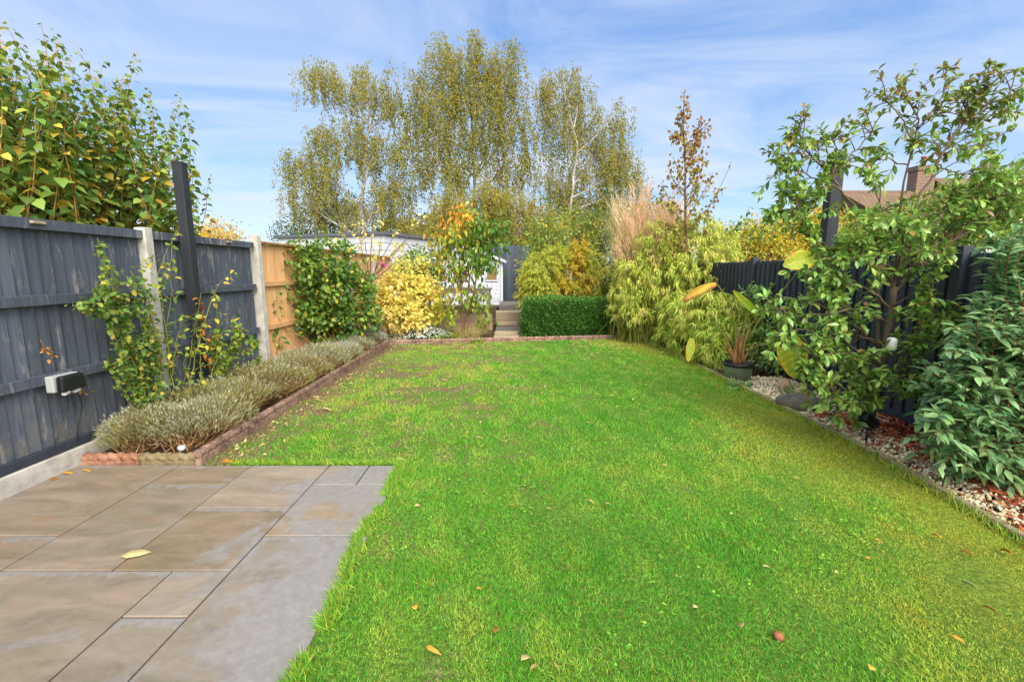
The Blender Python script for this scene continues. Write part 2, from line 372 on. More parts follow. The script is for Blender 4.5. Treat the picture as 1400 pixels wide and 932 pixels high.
# ---------------------------------------------------------------- grass
GR = leaf_mat('grass_blades', [(0, '#a08a50'), (.2, '#b4b03c'), (.45, '#a6c046'), (.7, '#6cae32'), (1, '#4a9824')], .55, .35, .8)
def make_grass():
    mb = MB()
    def scatter(y0, y1, dens, hh, ww):
        n = int((y1-y0)*5.6*dens); x = rng.uniform(-2.55, 3.0, n); y = rng.uniform(y0, y1, n)
        wob = .03*snoise(y*6, x*0+1, 1.0, 3)
        ok = (x < edge_x(y)+.01+wob) & (y < back_y(x)-.03) & (x > -2.42+.1*np.maximum(0, snoise(y, x, 3, 5)+.4))
        ok &= ~((x < -.865-.03*(y-2.2)+.03*snoise(x*0, y, 7, 8)+.025*snoise(x*0, y, 23, 88)+rng.normal(0, .018, n)) & (y < 3.345+.03*snoise(x, x*0, 9, 9)+rng.normal(0, .014, n)))
        pn = snoise(x, y, 2.6, 11)*.5+snoise(x, y, 11, 12)*.42+snoise(x, y, 24, 13)*.3
        worn = np.clip((-x+1.5)*.36, 0, 1)*np.clip((y-2.9)*.6, 0, 1)
        keep = 1-np.clip((pn+.22)*1.9, 0, .94)*worn
        keep *= np.where(x < -2.0, np.clip((x+2.45)/.5, .05, 1), 1)
        keep *= 1-.6*np.clip((snoise(x, y, 4.2, 21)-.85)*4, 0, 1)
        ok &= rng.uniform(0, 1, n) < keep
        x, y = x[ok], y[ok]; n = len(x)
        # colour of the sward itself: deep green, dry yellow moss along the right border, thin tired turf upper left
        t = .75+.14*snoise(x, y, 2.2, 14)+.15*snoise(x, y, 11, 15)+.1*snoise(x, y, 30, 17)+rng.normal(0, .10, n)
        yel = np.clip((x-edge_x(y)+1.55+.5*snoise(x, y, 2.5, 16)+.15*snoise(x, y, 8, 36))/1.25, 0, 1)*np.clip((5.6-y)/1.8, 0.12, 1)
        yel2 = np.clip((x-1.2)/1.5, 0, 1)*np.clip((y-7.6)/1.4, 0, 1)*.8
        t -= .5*yel+.42*yel2+.20*np.clip((-x+1.2)*.3, 0, 1)*np.clip((y-2.6)*.4, 0, 1)
        sp = np.clip((snoise(x, y, 5.5, 18)-.85)*3, 0, 1); t -= .35*sp
        dry = rng.uniform(0, 1, n) < .045; t[dry] = rng.uniform(0, .25, dry.sum())
        t = np.where(yel > .3, np.maximum(t, .16+.14*rng.uniform(0, 1, n)), t)
        hn = 1+.35*snoise(x, y, 5, 19)
        L = hh*rng.uniform(.5, 1.25, n)*hn*(1-.4*yel)
        d = np.stack([rng.normal(0, .62, n), rng.normal(0, .62, n), np.ones(n)], -1)
        az = np.stack([snoise(x, y, 6, 30)*.5, snoise(x, y, 6, 31)*.5, np.zeros(n)], -1)
        up = rng.normal(0, 1, (n, 3))
        mb.leaves(np.stack([x, y, np.zeros(n)-.004], -1), d+az, L, ww*rng.uniform(.7, 1.3, n), BLADE, .0, rng.uniform(.1, .7, n), np.clip(t, 0, 1), up, 1.0)
    scatter(.35, 1.25, 5000, .034, .0040)
    scatter(1.25, 2.2, 25000, .026, .0032)
    scatter(2.2, 3.4, 18000, .026, .0038)
    scatter(3.4, 5.2, 8000, .030, .0052)
    scatter(5.2, 7.4, 4800, .030, .0075)
    scatter(7.4, 10.1, 3200, .030, .010)
    # longer blades leaning over the patio and kerb edges
    n = 8500; y = rng.uniform(.5, 3.4, n); x = -.845-.03*(y-2.2)+.03*snoise(y*0, y, 7, 8)+.02*snoise(y*0, y, 23, 88)+np.abs(rng.normal(0, .03, n))
    cl = snoise(y*0, y, 14, 91) > -.5; x, y = x[cl], y[cl]; n = len(x)
    d = np.stack([rng.normal(-.45, .5, n), rng.normal(0, .5, n), np.ones(n)*.8], -1)
    mb.leaves(np.stack([x, y, np.full(n, .004)], -1), d, rng.uniform(.025, .07, n), .0034, BLADE, 0, rng.uniform(.2, .8, n), np.clip(rng.normal(.6, .22, n), 0, 1), rng.normal(size=(n, 3)), 1)
    n = 1500; x = rng.uniform(-2.2, -.85, n); y = 3.35+np.abs(rng.normal(0, .03, n)); d = np.stack([rng.normal(0, .5, n), rng.normal(-.4, .5, n), np.ones(n)*.8], -1)
    mb.leaves(np.stack([x, y, np.full(n, .004)], -1), d, rng.uniform(.025, .06, n), .004, BLADE, 0, rng.uniform(.2, .8, n), np.clip(rng.normal(.6, .22, n), 0, 1), rng.normal(size=(n, 3)), 1)
    n = 6500; y = rng.uniform(1.3, 10, n); x = edge_x(y)+.005+rng.normal(0, .02, n); d = np.stack([rng.normal(.3, .5, n), rng.normal(0, .5, n), np.ones(n)], -1)
    mb.leaves(np.stack([x, y, np.full(n, .0)], -1), d, rng.uniform(.04, .085, n), .006, BLADE, 0, rng.uniform(.2, .8, n), np.clip(rng.normal(.36, .16, n), 0, 1), rng.normal(size=(n, 3)), 1)
    # round-leaved clover and daisy rosettes among the blades
    n = 1500; x = rng.uniform(-2.2, 2.8, n); y = 1.2+8*rng.uniform(0, 1, n)**1.5
    ok = (x < edge_x(y)-.1) & ~((x < -.75) & (y < 3.45)) & (snoise(x, y, 3.3, 41) > .25); x, y = x[ok], y[ok]
    for k in range(4):
        n = len(x); px = x+rng.normal(0, .012, n); py = y+rng.normal(0, .012, n)
        d = np.stack([rng.normal(0, 1, n), rng.normal(0, 1, n), np.full(n, .15)], -1)
        mb.leaves(np.stack([px, py, rng.uniform(.018, .032, n)], -1), d, .017, .015, DIAM, .05, .1, rng.uniform(.5, .8, n), None, .2)
    return tag(mb.build('lawn_grass', GR), 'short green lawn grass, worn on the left and yellowing along the right border', 'grass', None, 'stuff')
make_grass()

# ================================================================= FENCES
def board_run(mb, x_of, y0, y1, z0, z1, pitch=.1, face=1, jz=.012, horizontal=None):
    y = y0
    while y < y1-.01:
        w = min(pitch, y1-y); x = x_of(y); t = random.uniform(-.002, .002)
        a, b = z0+random.uniform(-jz, 0), z1+random.uniform(-jz, jz)*.5
        # feather edge: thin at one side and thick at the other, overlapping its neighbour
        xs0, xs1 = x-face*.002+t, x+face*.012+t
        v = [(xs0-face*.006,y-.012,a),(xs0,y-.012,a),(xs1,y+w-.003,a),(xs1-face*.016,y+w-.003,a)]
        mb.hexa(np.array(v+[(p[0], p[1], b) for p in v])); y += w
FXL = lambda y: -3.40
ys = [2.45, 4.28, 6.08]
root = thing('panel_fence', (-3.4, 4.0, 0), 'charcoal painted board fence with three rails beside the patio, far left', 'fence')
bays = [(-1.2, .63), (.63, 2.45), (2.45, 4.28), (4.28, 6.08)]
posts = [.63, 2.45, 4.28, 6.08]
for (a, b) in bays:
    mb = MB(); board_run(mb, lambda y: -3.42, a+.05, b-.05, .17, 1.83, .092, 1)
    pnl = mb.build('fence_panel', M['charcoal'], root)
    for zc in (.72, 1.29):
        m2 = MB(); m2.box((-3.385, (a+b)/2, zc), (.042, b-a-.09, .075)); sub(m2, 'rail', M['charcoal'], pnl, bevel=.004)
    m2 = MB(); m2.box((-3.385, (a+b)/2, 1.825), (.06, b-a-.09, .075)); sub(m2, 'top_rail', M['charcoal'], pnl, bevel=.004)
    m2 = MB(); m2.box((-3.39, (a+b)/2, .19), (.045, b-a-.09, .06)); sub(m2, 'bottom_rail', M['charcoal_dark'], pnl, bevel=.004)
    m2 = MB(); m2.box((-3.375, (a+b)/2, .075), (.06, b-a-.08, .15)); m2.build('gravel_board', M['concrete'], root, bevel=.005)
for y in posts[:3]:
    m2 = MB(); m2.box((-3.385, y, .94), (.1, .095, 1.9)); m2.build('fence_post', M['concrete'], root, bevel=.008)
for y in (3.3, 5.5):
    m2 = MB(); m2.box((-3.345, y, 1.835), (.025, .11, .02), rz=.15); m2.build('wooden_peg', M['sleeper'], root, bevel=.003)

root = thing('panel_fence', (-3.42, 9.5, 0), 'unpainted orange-brown board fence behind the round green shrub', 'fence')
pp = [6.16, 7.98, 9.8, 11.6, 13.4]
for a, b in zip(pp[:-1], pp[1:]):
    mb = MB(); xo = -3.40-.02*(a-6); board_run(mb, lambda y: xo-.02, a+.05, b-.05, .17, 1.86, .1, 1)
    pnl = mb.build('fence_panel', M['fresh'], root)
    for zc in (.72, 1.32):
        m2 = MB(); m2.box((xo+.015, (a+b)/2, zc), (.042, b-a-.09, .07)); sub(m2, 'rail', M['fresh'], pnl, bevel=.004)
    m2 = MB(); m2.box((xo+.01, (a+b)/2, 1.875), (.09, b-a-.09, .03)); sub(m2, 'capping', M['cane'], pnl, bevel=.004)
    m2 = MB(); m2.box((xo+.02, (a+b)/2, .075), (.06, b-a-.08, .15)); m2.build('gravel_board', M['concrete'], root, bevel=.005)
for y in pp:
    m2 = MB(); m2.box((-3.385-.02*(y-6), y-.03, .97), (.11, .1, 1.98)); m2.build('fence_post', M['concrete'], root, bevel=.008)

root = thing('tall_post', (-3.27, 4.72, 0), 'tall square dark grey post standing in front of left fence', 'post')
mb = MB(); mb.box((-3.28, 4.70, 1.27), (.095, .095, 2.54)); mb.build('post_shaft', M['black_wood'], root, bevel=.006)
mb = MB(); mb.box((-3.28, 4.70, 2.545), (.1, .1, .02)); mb.build('post_cap', M['black_wood'], root, bevel=.004)

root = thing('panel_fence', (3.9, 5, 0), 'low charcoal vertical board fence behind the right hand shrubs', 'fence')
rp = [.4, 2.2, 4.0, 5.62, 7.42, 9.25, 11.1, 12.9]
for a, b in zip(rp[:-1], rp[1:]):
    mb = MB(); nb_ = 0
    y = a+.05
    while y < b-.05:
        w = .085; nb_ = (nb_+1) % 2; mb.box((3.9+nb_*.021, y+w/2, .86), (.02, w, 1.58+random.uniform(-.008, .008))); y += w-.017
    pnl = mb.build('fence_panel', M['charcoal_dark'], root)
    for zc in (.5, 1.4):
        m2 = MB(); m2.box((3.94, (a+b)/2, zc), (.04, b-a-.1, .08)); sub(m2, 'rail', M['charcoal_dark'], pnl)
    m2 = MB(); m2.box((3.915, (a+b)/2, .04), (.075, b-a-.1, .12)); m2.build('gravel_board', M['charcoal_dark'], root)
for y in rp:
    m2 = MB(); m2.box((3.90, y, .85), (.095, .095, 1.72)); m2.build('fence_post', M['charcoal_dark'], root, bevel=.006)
root = thing('tall_post', (3.86, 5.66, 0), 'tall square black post rising behind the right hand branching shrub', 'post')
mb = MB(); mb.box((3.79, 5.58, 1.4), (.13, .13, 2.8)); mb.build('post_shaft', M['black_wood'], root, bevel=.006)
mb = MB(); mb.box((3.79, 5.58, 2.81), (.14, .14, .02)); mb.build('post_cap', M['black_wood'], root, bevel=.004)

root = thing('panel_fence', (0, 17.6, 0), 'tall slate grey boarded fence at the garden end behind the shed', 'fence')
for a, b in ((-3.6, -2.2), (-2.2, -.8), (-.8, .75)):
    mb = MB(); x = a+.04
    while x < b-.03:
        mb.box((x+.055, 17.6+.021*(int(x*100) % 2), 1.3), (.118, .02, 2.3)); x += .107
    mb.build('fence_panel', M['slate_wood'], root)
    m2 = MB(); m2.box((a, 17.62, 1.32), (.1, .1, 2.4)); m2.build('fence_post', M['slate_wood'], root, bevel=.005)

# ---------------------------------------------------------------- socket box on the fence
root = thing('outdoor_socket', (-3.3, 3.3, .8), 'weatherproof double socket with black cover on the left fence rail', 'socket')
yc = PX(92, 522, -3.3)[1]; zc = PX(92, 522, -3.3)[2]
mb = MB(); mb.box((-3.335, yc, zc), (.06, .2, .12)); mb.build('back_box', M['grey_plastic'], root, bevel=.008)
mb = MB(); mb.box((-3.278, yc+.004, zc), (.055, .185, .115), taper=.92); mb.build('cover', M['black_plastic'], root, bevel=.014)
for dy in (-.03, .05):
    m2 = MB(); m2.box((-3.29, yc+dy, zc-.075), (.03, .05, .022), rx=.25); m2.build('plug', M['white_plastic'], root, bevel=.006)
    t = np.linspace(0, 1, 9)[:, None]; p0 = np.array([-3.29, yc+dy, zc-.08]); p1 = np.array([-3.33, yc+dy*2.2-.04, .22])
    m2 = MB(); m2.tube(p0*(1-t)+p1*t+np.array([0, .03, 0])*np.sin(t*5), .0045, 6); m2.build('cable', M['black_plastic'], root)

# ================================================================= EDGING
def rope_tile(a, b, mat, label, name='rope_edging_tile', top=.11, group='rope-topped edging tiles round the lawn'):
    a = np.array(a, float); b = np.array(b, float); Ln = np.linalg.norm(b-a)-.008; d = unit(b-a); nrm = np.array([-d[1], d[0], 0])
    a = a+d*.004
    root = thing(name, tuple((a+b)/2), label, 'edging tile', group)
    K, S = 40, 14; s_ = np.linspace(0, Ln, K); th = np.linspace(0, 2*math.pi, S, endpoint=False)
    R = .034*(1+.16*np.cos(2*(th[None]-s_[:, None]*2*math.pi/.17)))
    V = a+d*s_[:, None, None]+nrm*(R*np.cos(th))[..., None]+np.array([0, 0, 1])*(R*np.sin(th)+top-.03)[..., None]
    i = np.arange(K-1)[:, None]*S; j = np.arange(S)[None]; jn = (j+1) % S
    mb = MB(); mb.add(V.reshape(-1, 3), [np.stack([i+j, i+jn, i+S+jn, i+S+j], -1).reshape(-1, 4)]); 
    mb.F.setdefault(S, []).append(np.arange(S)[None, ::-1]); mb.F[S].append(np.arange(S)[None]+(K-1)*S)
    mb.build('rope_top', mat, root, smooth=True)
    mb = MB(); mb.beam(a+d*.002+[0, 0, (top-.05)/2-.02], a+d*(Ln-.002)+[0, 0, (top-.05)/2-.02], .068, top-.01); mb.build('tile_body', mat, root, bevel=.004)
def tile_mat(name, c1, c2, c3):
    n = NT(name); f = n.noise(7, None, 6, .65); g2 = n.noise(40, None, 5)
    return n.finish(n.ramp(n.math('ADD', n.math('MULTIPLY', f, .6), n.math('MULTIPLY', g2, .4)), [(.36, c1), (.5, c2), (.64, c3)]), .9, n.bump(g2, .4, .004), spec=.2)
M['tile_terra'] = tile_mat('terracotta_tile', '#5e4434', '#8f6450', '#a88068')
M['tile_moss'] = tile_mat('mossy_tile', '#544a34', '#7a6c4e', '#8c7c60')
M['tile_brown'] = tile_mat('weathered_brown_tile', '#54423a', '#84695a', '#a58a78')
rope_tile((-3.36, 3.385, 0), (-2.9, 3.385, 0), M['tile_terra'], 'orange terracotta rope-topped tile by the patio beside the fence', top=.088)
rope_tile((-2.9, 3.385, 0), (-2.47, 3.385, 0), M['tile_moss'], 'mossy green rope-topped tile at the patio corner of lavender bed', top=.088)
lb = 'weathered brown rope-topped tile in the long row between lavender and lawn'
for k in range(10):
    y0 = 3.36+k*.585; rope_tile((-2.46-.008*k, y0, 0), (-2.468-.008*k, y0+.585, 0), M['tile_brown'], lb)
for k in range(10):
    x0 = -2.55+k*.54; rope_tile((x0, float(back_y(x0)), 0), (x0+.54, float(back_y(x0+.54)), 0), M['tile_brown'], 'brown rope-topped tile in the row across the far lawn edge', top=.09)
M['kerb'] = tile_mat('kerb_stone', '#665d48', '#8d836c', '#aca088')
root = thing('lawn_kerb', (2.9, 4, 0), 'low grey-brown edging kerb between lawn and right gravel strip', 'kerb')
for (x0, y0), (x1, y1) in zip(edgeR[:-1], edgeR[1:]):
    n = max(1, int((y1-y0)/.9))
    for k in range(n):
        f0, f1 = k/n, (k+1)/n
        a = np.array([x0+(x1-x0)*f0+.035, y0+(y1-y0)*f0+.005, .005]); b = np.array([x0+(x1-x0)*f1+.035, y0+(y1-y0)*f1-.005, .005])
        mb = MB(); mb.beam(a, b, .05, .085); mb.build('kerb_block', M['tile_brown'] if random.random() < .4 else M['kerb'], root, bevel=.01)

# ---------------------------------------------------------------- gravel and bark
ICO_V = []; ph = (1+5**.5)/2
for s1 in (-1, 1):
    for s2 in (-1, 1): ICO_V += [(0, s1, s2*ph), (s1, s2*ph, 0), (s2*ph, 0, s1)]
ICO_V = unit(np.array(ICO_V, float))
def ico_faces():
    out = []
    for i in range(12):
        for j in range(i+1, 12):
            for k in range(j+1, 12):
                a, b, c = ICO_V[i], ICO_V[j], ICO_V[k]
                if max(np.linalg.norm(a-b), np.linalg.norm(b-c), np.linalg.norm(a-c)) < 1.2:
                    out.append((i, j, k) if np.dot(np.cross(b-a, c-a), a) > 0 else (i, k, j))
    return np.array(out)
ICO_F = ico_faces()
def pebbles(mb, pos, size, flat=.65, tint=None):
    N = len(pos); q = rng.normal(size=(N, 3, 3)); Q, _ = np.linalg.qr(q)
    sc3 = np.stack([size*rng.uniform(.8, 1.25, N), size*rng.uniform(.7, 1.1, N), size*flat*rng.uniform(.8, 1.1, N)], -1)
    V = ICO_V[None]*rng.uniform(.82, 1.15, (N, 12, 1))*sc3[:, None]; V = np.einsum('nij,nkj->nki', Q, V)+pos[:, None]
    F = (np.arange(N)[:, None, None]*12+ICO_F[None]).reshape(-1, 3)
    mb.add(V.reshape(-1, 3), [F], np.repeat(rng.uniform(0, 1, N) if tint is None else tint, 12))
def peb_mat():
    n = NT('white_pebbles'); a = n.n('ShaderNodeAttribute', attribute_name='tint').outputs['Fac']
    return n.finish(n.ramp(a, [(0, '#a3926c'), (.3, '#cfbd94'), (.7, '#e6d9b8'), (1, '#f0e6cc')]), .75, spec=.3)
mb = MB(); n = 9000
y = rng.uniform(1.6, 6.3, n); x = rng.uniform(2.85, 3.85, n)
m_ = (x > edge_x(y)+.075) & ((x-edge_x(y)) < .62+.22*snoise(y, x, 2.5, 51)+.3*(y > 4.3))
x, y = x[m_], y[m_]
pebbles(mb, np.stack([x, y, rng.uniform(.002, .022, len(x))], -1), rng.uniform(.009, .02, len(x)))
tag(mb.build('gravel', peb_mat(), smooth=True), 'cream white pebble strip along the right lawn kerb', 'gravel', None, 'stuff')
CH = leaf_mat('bark_chips', [(0, '#6a2c1a'), (.5, '#a04c2a'), (1, '#cc7c48')], .8, 0, .5)
mb = MB(); n = 6500; y = rng.uniform(1.3, 4.6, n); x = rng.uniform(2.85, 3.85, n)
m_ = (x > edge_x(y)+.08) & (((x-edge_x(y)) > .34+.2*snoise(y, x, 2.5, 51)) | (rng.uniform(0, 1, n) < .16) | (y < 2.5)); x, y = x[m_], y[m_]; n = len(x)
d = np.stack([rng.normal(size=n), rng.normal(size=n), rng.normal(0, .25, n)], -1)
mb.leaves(np.stack([x, y, rng.uniform(.012, .04, n)], -1), d, rng.uniform(.03, .085, n), rng.uniform(.012, .028, n), LEAF8, .2, .15, rng.uniform(0, 1, n), None, .5)
tag(mb.build('bark_mulch', CH), 'red-brown bark mulch under the right hand shrubs', 'mulch', None, 'stuff')

# ================================================================= PLANT HELPERS
def curve(p0, p1, sag=0.0, side=0.0, K=9, wob=0.0):
    p0 = np.asarray(p0, float); p1 = np.asarray(p1, float); t = np.linspace(0, 1, K)[:, None]
    L = np.linalg.norm(p1-p0); d = unit(p1-p0); sd = unit(np.cross(d, [0.02, .03, 1]))
    b = 4*t*(1-t)
    pts = p0*(1-t)+p1*t+np.array([0, 0, 1])*sag*L*b+sd*side*L*b
    if wob: pts[1:-1] += np.cumsum(rng.normal(0, wob*L/K, (K-2, 3)), 0)*.6
    return pts
def along(pts, t):
    t = np.asarray(t)*(len(pts)-1); i = np.minimum(t.astype(int), len(pts)-2); f = (t-i)[:, None]
    return pts[i]*(1-f)+pts[i+1]*f, unit(pts[i+1]-pts[i])
def rnd_dir(n): return unit(rng.normal(size=(n, 3)))
def in_ell(n, shell=.4):
    return rnd_dir(n)*(shell+(1-shell)*rng.uniform(0, 1, (n, 1)))**.6
def blobB(u, v, ru, rv, Y, depth=None):
    c = P(u, v, Y); k = Y/F; return (c, np.array([ru*k, depth if depth else ru*k, rv*k]))

def clump_leaves(mb, blobs, clumps_per, leaves_per, spread, L, W, shape=DIAM, out=1.0, grav=.3, rand=.7, tint=(.3, .8), shell=.45,
                 fold=.15, droop=.2, zmin=.03, tintfn=None, roll=.6, stems=None, root=None, twig_r=.004, twig_frac=.5):
    cl_all = []
    for bi, (c, r) in enumerate(blobs):
        nc = clumps_per if np.isscalar(clumps_per) else clumps_per[bi]
        o = in_ell(nc, shell); cc = c+o*r
        cc[:, 2] = np.maximum(cc[:, 2], zmin)
        n = nc*leaves_per
        base = np.repeat(cc, leaves_per, 0); od = np.repeat(unit(o/np.maximum(r, .05)*r.mean()), leaves_per, 0)
        pos = base+rng.normal(0, spread, (n, 3)); pos[:, 2] = np.maximum(pos[:, 2], zmin)
        d = out*od+rand*rnd_dir(n)-np.array([0, 0, grav])
        tb = np.repeat(rng.uniform(tint[0], tint[1], nc), leaves_per)+rng.normal(0, .08, n)
        if tintfn is not None: tb = tintfn(pos, tb)
        mb.leaves(pos, d, L*rng.uniform(.65, 1.25, n), W*rng.uniform(.65, 1.25, n), shape, fold, droop, np.clip(tb, 0, 1), None, roll)
        if stems is not None:
            rt = root if root is not None else c-np.array([0, 0, r[2]])
            hub = rt*(.35)+c*.65
            stems.tube(curve(rt+rng.normal(0, .03, 3)*[1, 1, 0], c, .06, rng.uniform(-.1, .1), 7, .05), np.linspace(twig_r*3, twig_r*1.2, 7), 5)
            for q in cc[:int(nc*twig_frac)]:
                stems.tube(curve(hub+(c-hub)*rng.uniform(0, 1), q, .08, rng.uniform(-.1, .1), 5, .04), np.linspace(twig_r, twig_r*.4, 5), 4, False)
        cl_all.append(cc)
    return cl_all

# shared foliage materials (albedo values)
LF = {}
LF['fresh'] = leaf_mat('mid_green_leaves', [(0, '#d0ac34'), (.12, '#b4b240'), (.3, '#8aa43e'), (.6, '#628836'), (1, '#44682c')], .42, .35)
LF['tall'] = leaf_mat('tall_shoot_leaves', [(0, '#e2a838'), (.12, '#ccac40'), (.3, '#a8ac42'), (.55, '#769440'), (1, '#4c7038')], .45, .35)
LF['rose'] = leaf_mat('rose_leaves', [(0, '#ccb244'), (.15, '#a6a844'), (.4, '#6f8e3c'), (1, '#446a30')], .5, .3)
LF['yellow'] = leaf_mat('yellow_leaves', [(0, '#e8c890'), (.3, '#f0dc78'), (.6, '#ece27c'), (.85, '#c0ca58'), (1, '#86a044')], .5, .4)
LF['autumn'] = leaf_mat('autumn_leaves', [(0, '#c8492e'), (.18, '#e07a24'), (.35, '#dea52c'), (.55, '#a9ab38'), (.8, '#6f8e2e'), (1, '#4a7426')], .5, .4)
LF['birch'] = leaf_mat('birch_leaves', [(0, '#94642a'), (.2, '#a2943c'), (.5, '#92903e'), (.8, '#7c8240'), (1, '#525c2c')], .5, .4)
LF['dark'] = leaf_mat('dark_green_leaves', [(0, '#5f6e30'), (.5, '#47602a'), (1, '#2a4220')], .5, .25)
LF['box'] = leaf_mat('box_leaves', [(0, '#6f9433'), (.5, '#46762a'), (1, '#25501d')], .45, .25)
LF['gold'] = leaf_mat('gold_feather', [(0, '#d79c2c'), (.35, '#d2b03a'), (.6, '#c0bd46'), (1, '#a2b244')], .55, .4)
LF['bamboo'] = leaf_mat('bamboo_leaves', [(0, '#d6cc70'), (.3, '#c2ca56'), (.6, '#a4be44'), (1, '#74a03a')], .45, .4)
LF['plume'] = leaf_mat('plume_grass', [(0, '#f0c8a8'), (.4, '#e8d0a0'), (.7, '#c4ba6c'), (1, '#9caa50')], .7, .3)
LF['copper'] = leaf_mat('copper_leaves', [(0, '#96683c'), (.3, '#a4843e'), (.65, '#909440'), (1, '#74883a')], .5, .35)
LF['glossy'] = leaf_mat('glossy_oval_leaves', [(0, '#9a6a3c'), (.1, '#a08c40'), (.18, '#76803a'), (.27, '#6f8438'), (.36, '#98b450'), (.65, '#729c46'), (1, '#4c7a3e')], .32, .3, spec=.5)
LF['laurel'] = leaf_mat('blue_green_leaves', [(0, '#aab870'), (.3, '#8cae6c'), (.65, '#709a64'), (1, '#4f7a52')], .34, .25, spec=.5)
LF['lav'] = leaf_mat('lavender_leaves', [(0, '#7c6a44'), (.3, '#8a8848'), (.55, '#929064'), (.8, '#a3a48e'), (1, '#bbbcae')], .75, .2)
LF['twigs'] = leaf_mat('dry_twigs', [(0, '#6a482c'), (.5, '#99754a'), (1, '#bfa274')], .85, 0)
LF['straw'] = leaf_mat('straw_grass', [(0, '#b39a6a'), (.5, '#c4b07c'), (1, '#93a04a')], .7, .3)
LF['white'] = leaf_mat('white_petals', [(0, '#cfd3cc'), (.5, '#e4e6e0'), (1, '#f0f0ec')], .6, .3, .1)
LF['pink'] = leaf_mat('pink_petals', [(0, '#d0609a'), (1, '#e8a0c4')], .5, .3)
LF['dead'] = leaf_mat('dead_leaves', [(0, '#8a4a20'), (.5, '#c07a30'), (1, '#dba045')], .6, .25)
LF['paddle'] = leaf_mat('paddle_leaf', [(0, '#a8682c'), (.25, '#e0a838'), (.5, '#d6cc44'), (1, '#a0c43c')], .4, .4, .1)

# ================================================================= LEFT SIDE PLANTS
# tall leafy thicket behind the left fence: upright canes, heart leaves
root = thing('tall_shrub', (-4.4, 4.6, 0), 'tall leafy thicket of upright shoots behind the charcoal fence, heart-shaped leaves', 'shrub')
st = MB(); lv = MB()
prof_u = [-60, 0, 40, 75, 100, 130, 150, 190, 215, 240, 262, 290]
prof_v = [10, 22, 60, 30, 62, 110, 80, 70, 130, 120, 250, 245]
tips = [(4,24),(30,60),(56,30),(72,36),(100,56),(120,100),(146,78),(188,68),(170,110),(240,125),(215,150),(289,238),(262,262),(242,205),(-20,20),(-50,30)]
sh = [(u, v) for u, v in tips]
for k in range(118):
    u = rng.uniform(-80, 262); vt = np.interp(u, prof_u, prof_v); v = vt+abs(rng.normal(0, 1))*70+10; sh.append((u, min(v, 270)))
for i, (u, v) in enumerate(sh):
    tip = PX(u, v, rng.uniform(-4.6, -3.75) if u > 20 else rng.uniform(-4.8, -3.9))
    base = np.array([min(tip[0]-.15, rng.uniform(-4.7, -3.9)), tip[1]-rng.uniform(-.1, .55)*(1 if u < 230 else 1.6), rng.uniform(0, .3)])
    pts = curve(base, tip, rng.uniform(-.03, .07), rng.uniform(-.07, .07), 12, .10)
    st.tube(pts, np.linspace(.010, .002, 12), 5)
    Ln = np.linalg.norm(tip-base); n = int(Ln*.62/.030)
    t = np.linspace(.38, .995, n)+rng.normal(0, .004, n); t = np.clip(t, 0, .999)
    p, tg = along(pts, t); ang = np.arange(n)*2.4+rng.uniform(0, 6)
    rd = np.stack([np.cos(ang), np.sin(ang), np.zeros(n)], -1)
    p = p+rd*rng.uniform(.01, .12, (n, 1))*(1.05-t[:, None])*1.6+rng.normal(0, .012, p.shape)
    size = np.interp(t, [.35, .75, .93, 1], [.115, .10, .072, .035])*rng.uniform(.7, 1.2, n)
    d = rd*1.0+tg*.15-np.array([0, 0, .55])*rng.uniform(.3, 1.5, (n, 1))
    tn = np.clip(rng.normal(.58, .2, n)+.1*(t-.6), .18, 1)
    yl = rng.uniform(0, 1, n) < np.where(t < .75, .13, .03); tn[yl] = rng.uniform(0, .2, yl.sum())
    lv.leaves(p, d, size, size*.78, HEART, .12, .3, tn, None, .35)
st.build('stems', M['shoot'], root, smooth=True); lv.build('foliage', LF['tall'], root, smooth=True)

# climbing honeysuckle and the rose canes on the fence
def climber(name, label, cat, canes, X, leafmat, stemmat, per_m, L, W, tint, side_n=3, side_len=.18, shape=LEAF8, yellow=.1, basez=.02, mat_name='foliage', r=.007):
    b0 = PX(*canes[0][0], X); root = thing(name, (b0[0], b0[1], 0), label, cat)
    st = MB(); lv = MB()
    for cn in canes:
        pts = np.array([PX(u, v, X+rng.uniform(-.03, .10)) for u, v in cn])
        tt = np.linspace(0, 1, 16); q, _ = along(pts, np.clip(tt, 0, .9999)); q[1:-1] += rng.normal(0, .008, q[1:-1].shape)
        q[:, 0] = np.maximum(q[:, 0], -3.34); q[:, 2] = np.maximum(q[:, 2], basez)
        st.tube(q, np.linspace(r, r*.3, 16), 5)
        segs = [(q, 1.0)]
        for k in range(side_n):
            a, tg = along(q, np.array([rng.uniform(.25, .95)])); e = a[0]+side_len*rng.uniform(.5, 1.3)*unit(rng.normal(size=3)*[.5, 1, 1]+[.6, 0, .3]); e[0] = max(e[0], -3.33)
            s2 = curve(a[0], e, .08, 0, 6, .05); st.tube(s2, np.linspace(r*.5, r*.2, 6), 4, False); segs.append((s2, 0))
        for s2, main in segs:
            Ln = np.linalg.norm(np.diff(s2, axis=0), axis=1).sum(); n = max(2, int(Ln*per_m))
            t = rng.uniform(.12 if main else .1, 1, n); p, tg = along(s2, np.clip(t, 0, .999))
            d = rnd_dir(n)*[.8, 1, .8]+[.7, 0, -.15]
            tn = rng.uniform(*tint, n); yl = rng.uniform(0, 1, n) < yellow; tn[yl] = rng.uniform(0, .18, yl.sum())
            p = p+rng.normal(0, .018, p.shape); p[:, 0] = np.maximum(p[:, 0], -3.33)
            lv.leaves(p, d, L*rng.uniform(.6, 1.25, n), W*rng.uniform(.7, 1.2, n), shape, .12, .25, tn, None, .6)
    st.build('stems', stemmat, root, smooth=True); lv.build(mat_name, leafmat, root, smooth=True); return root
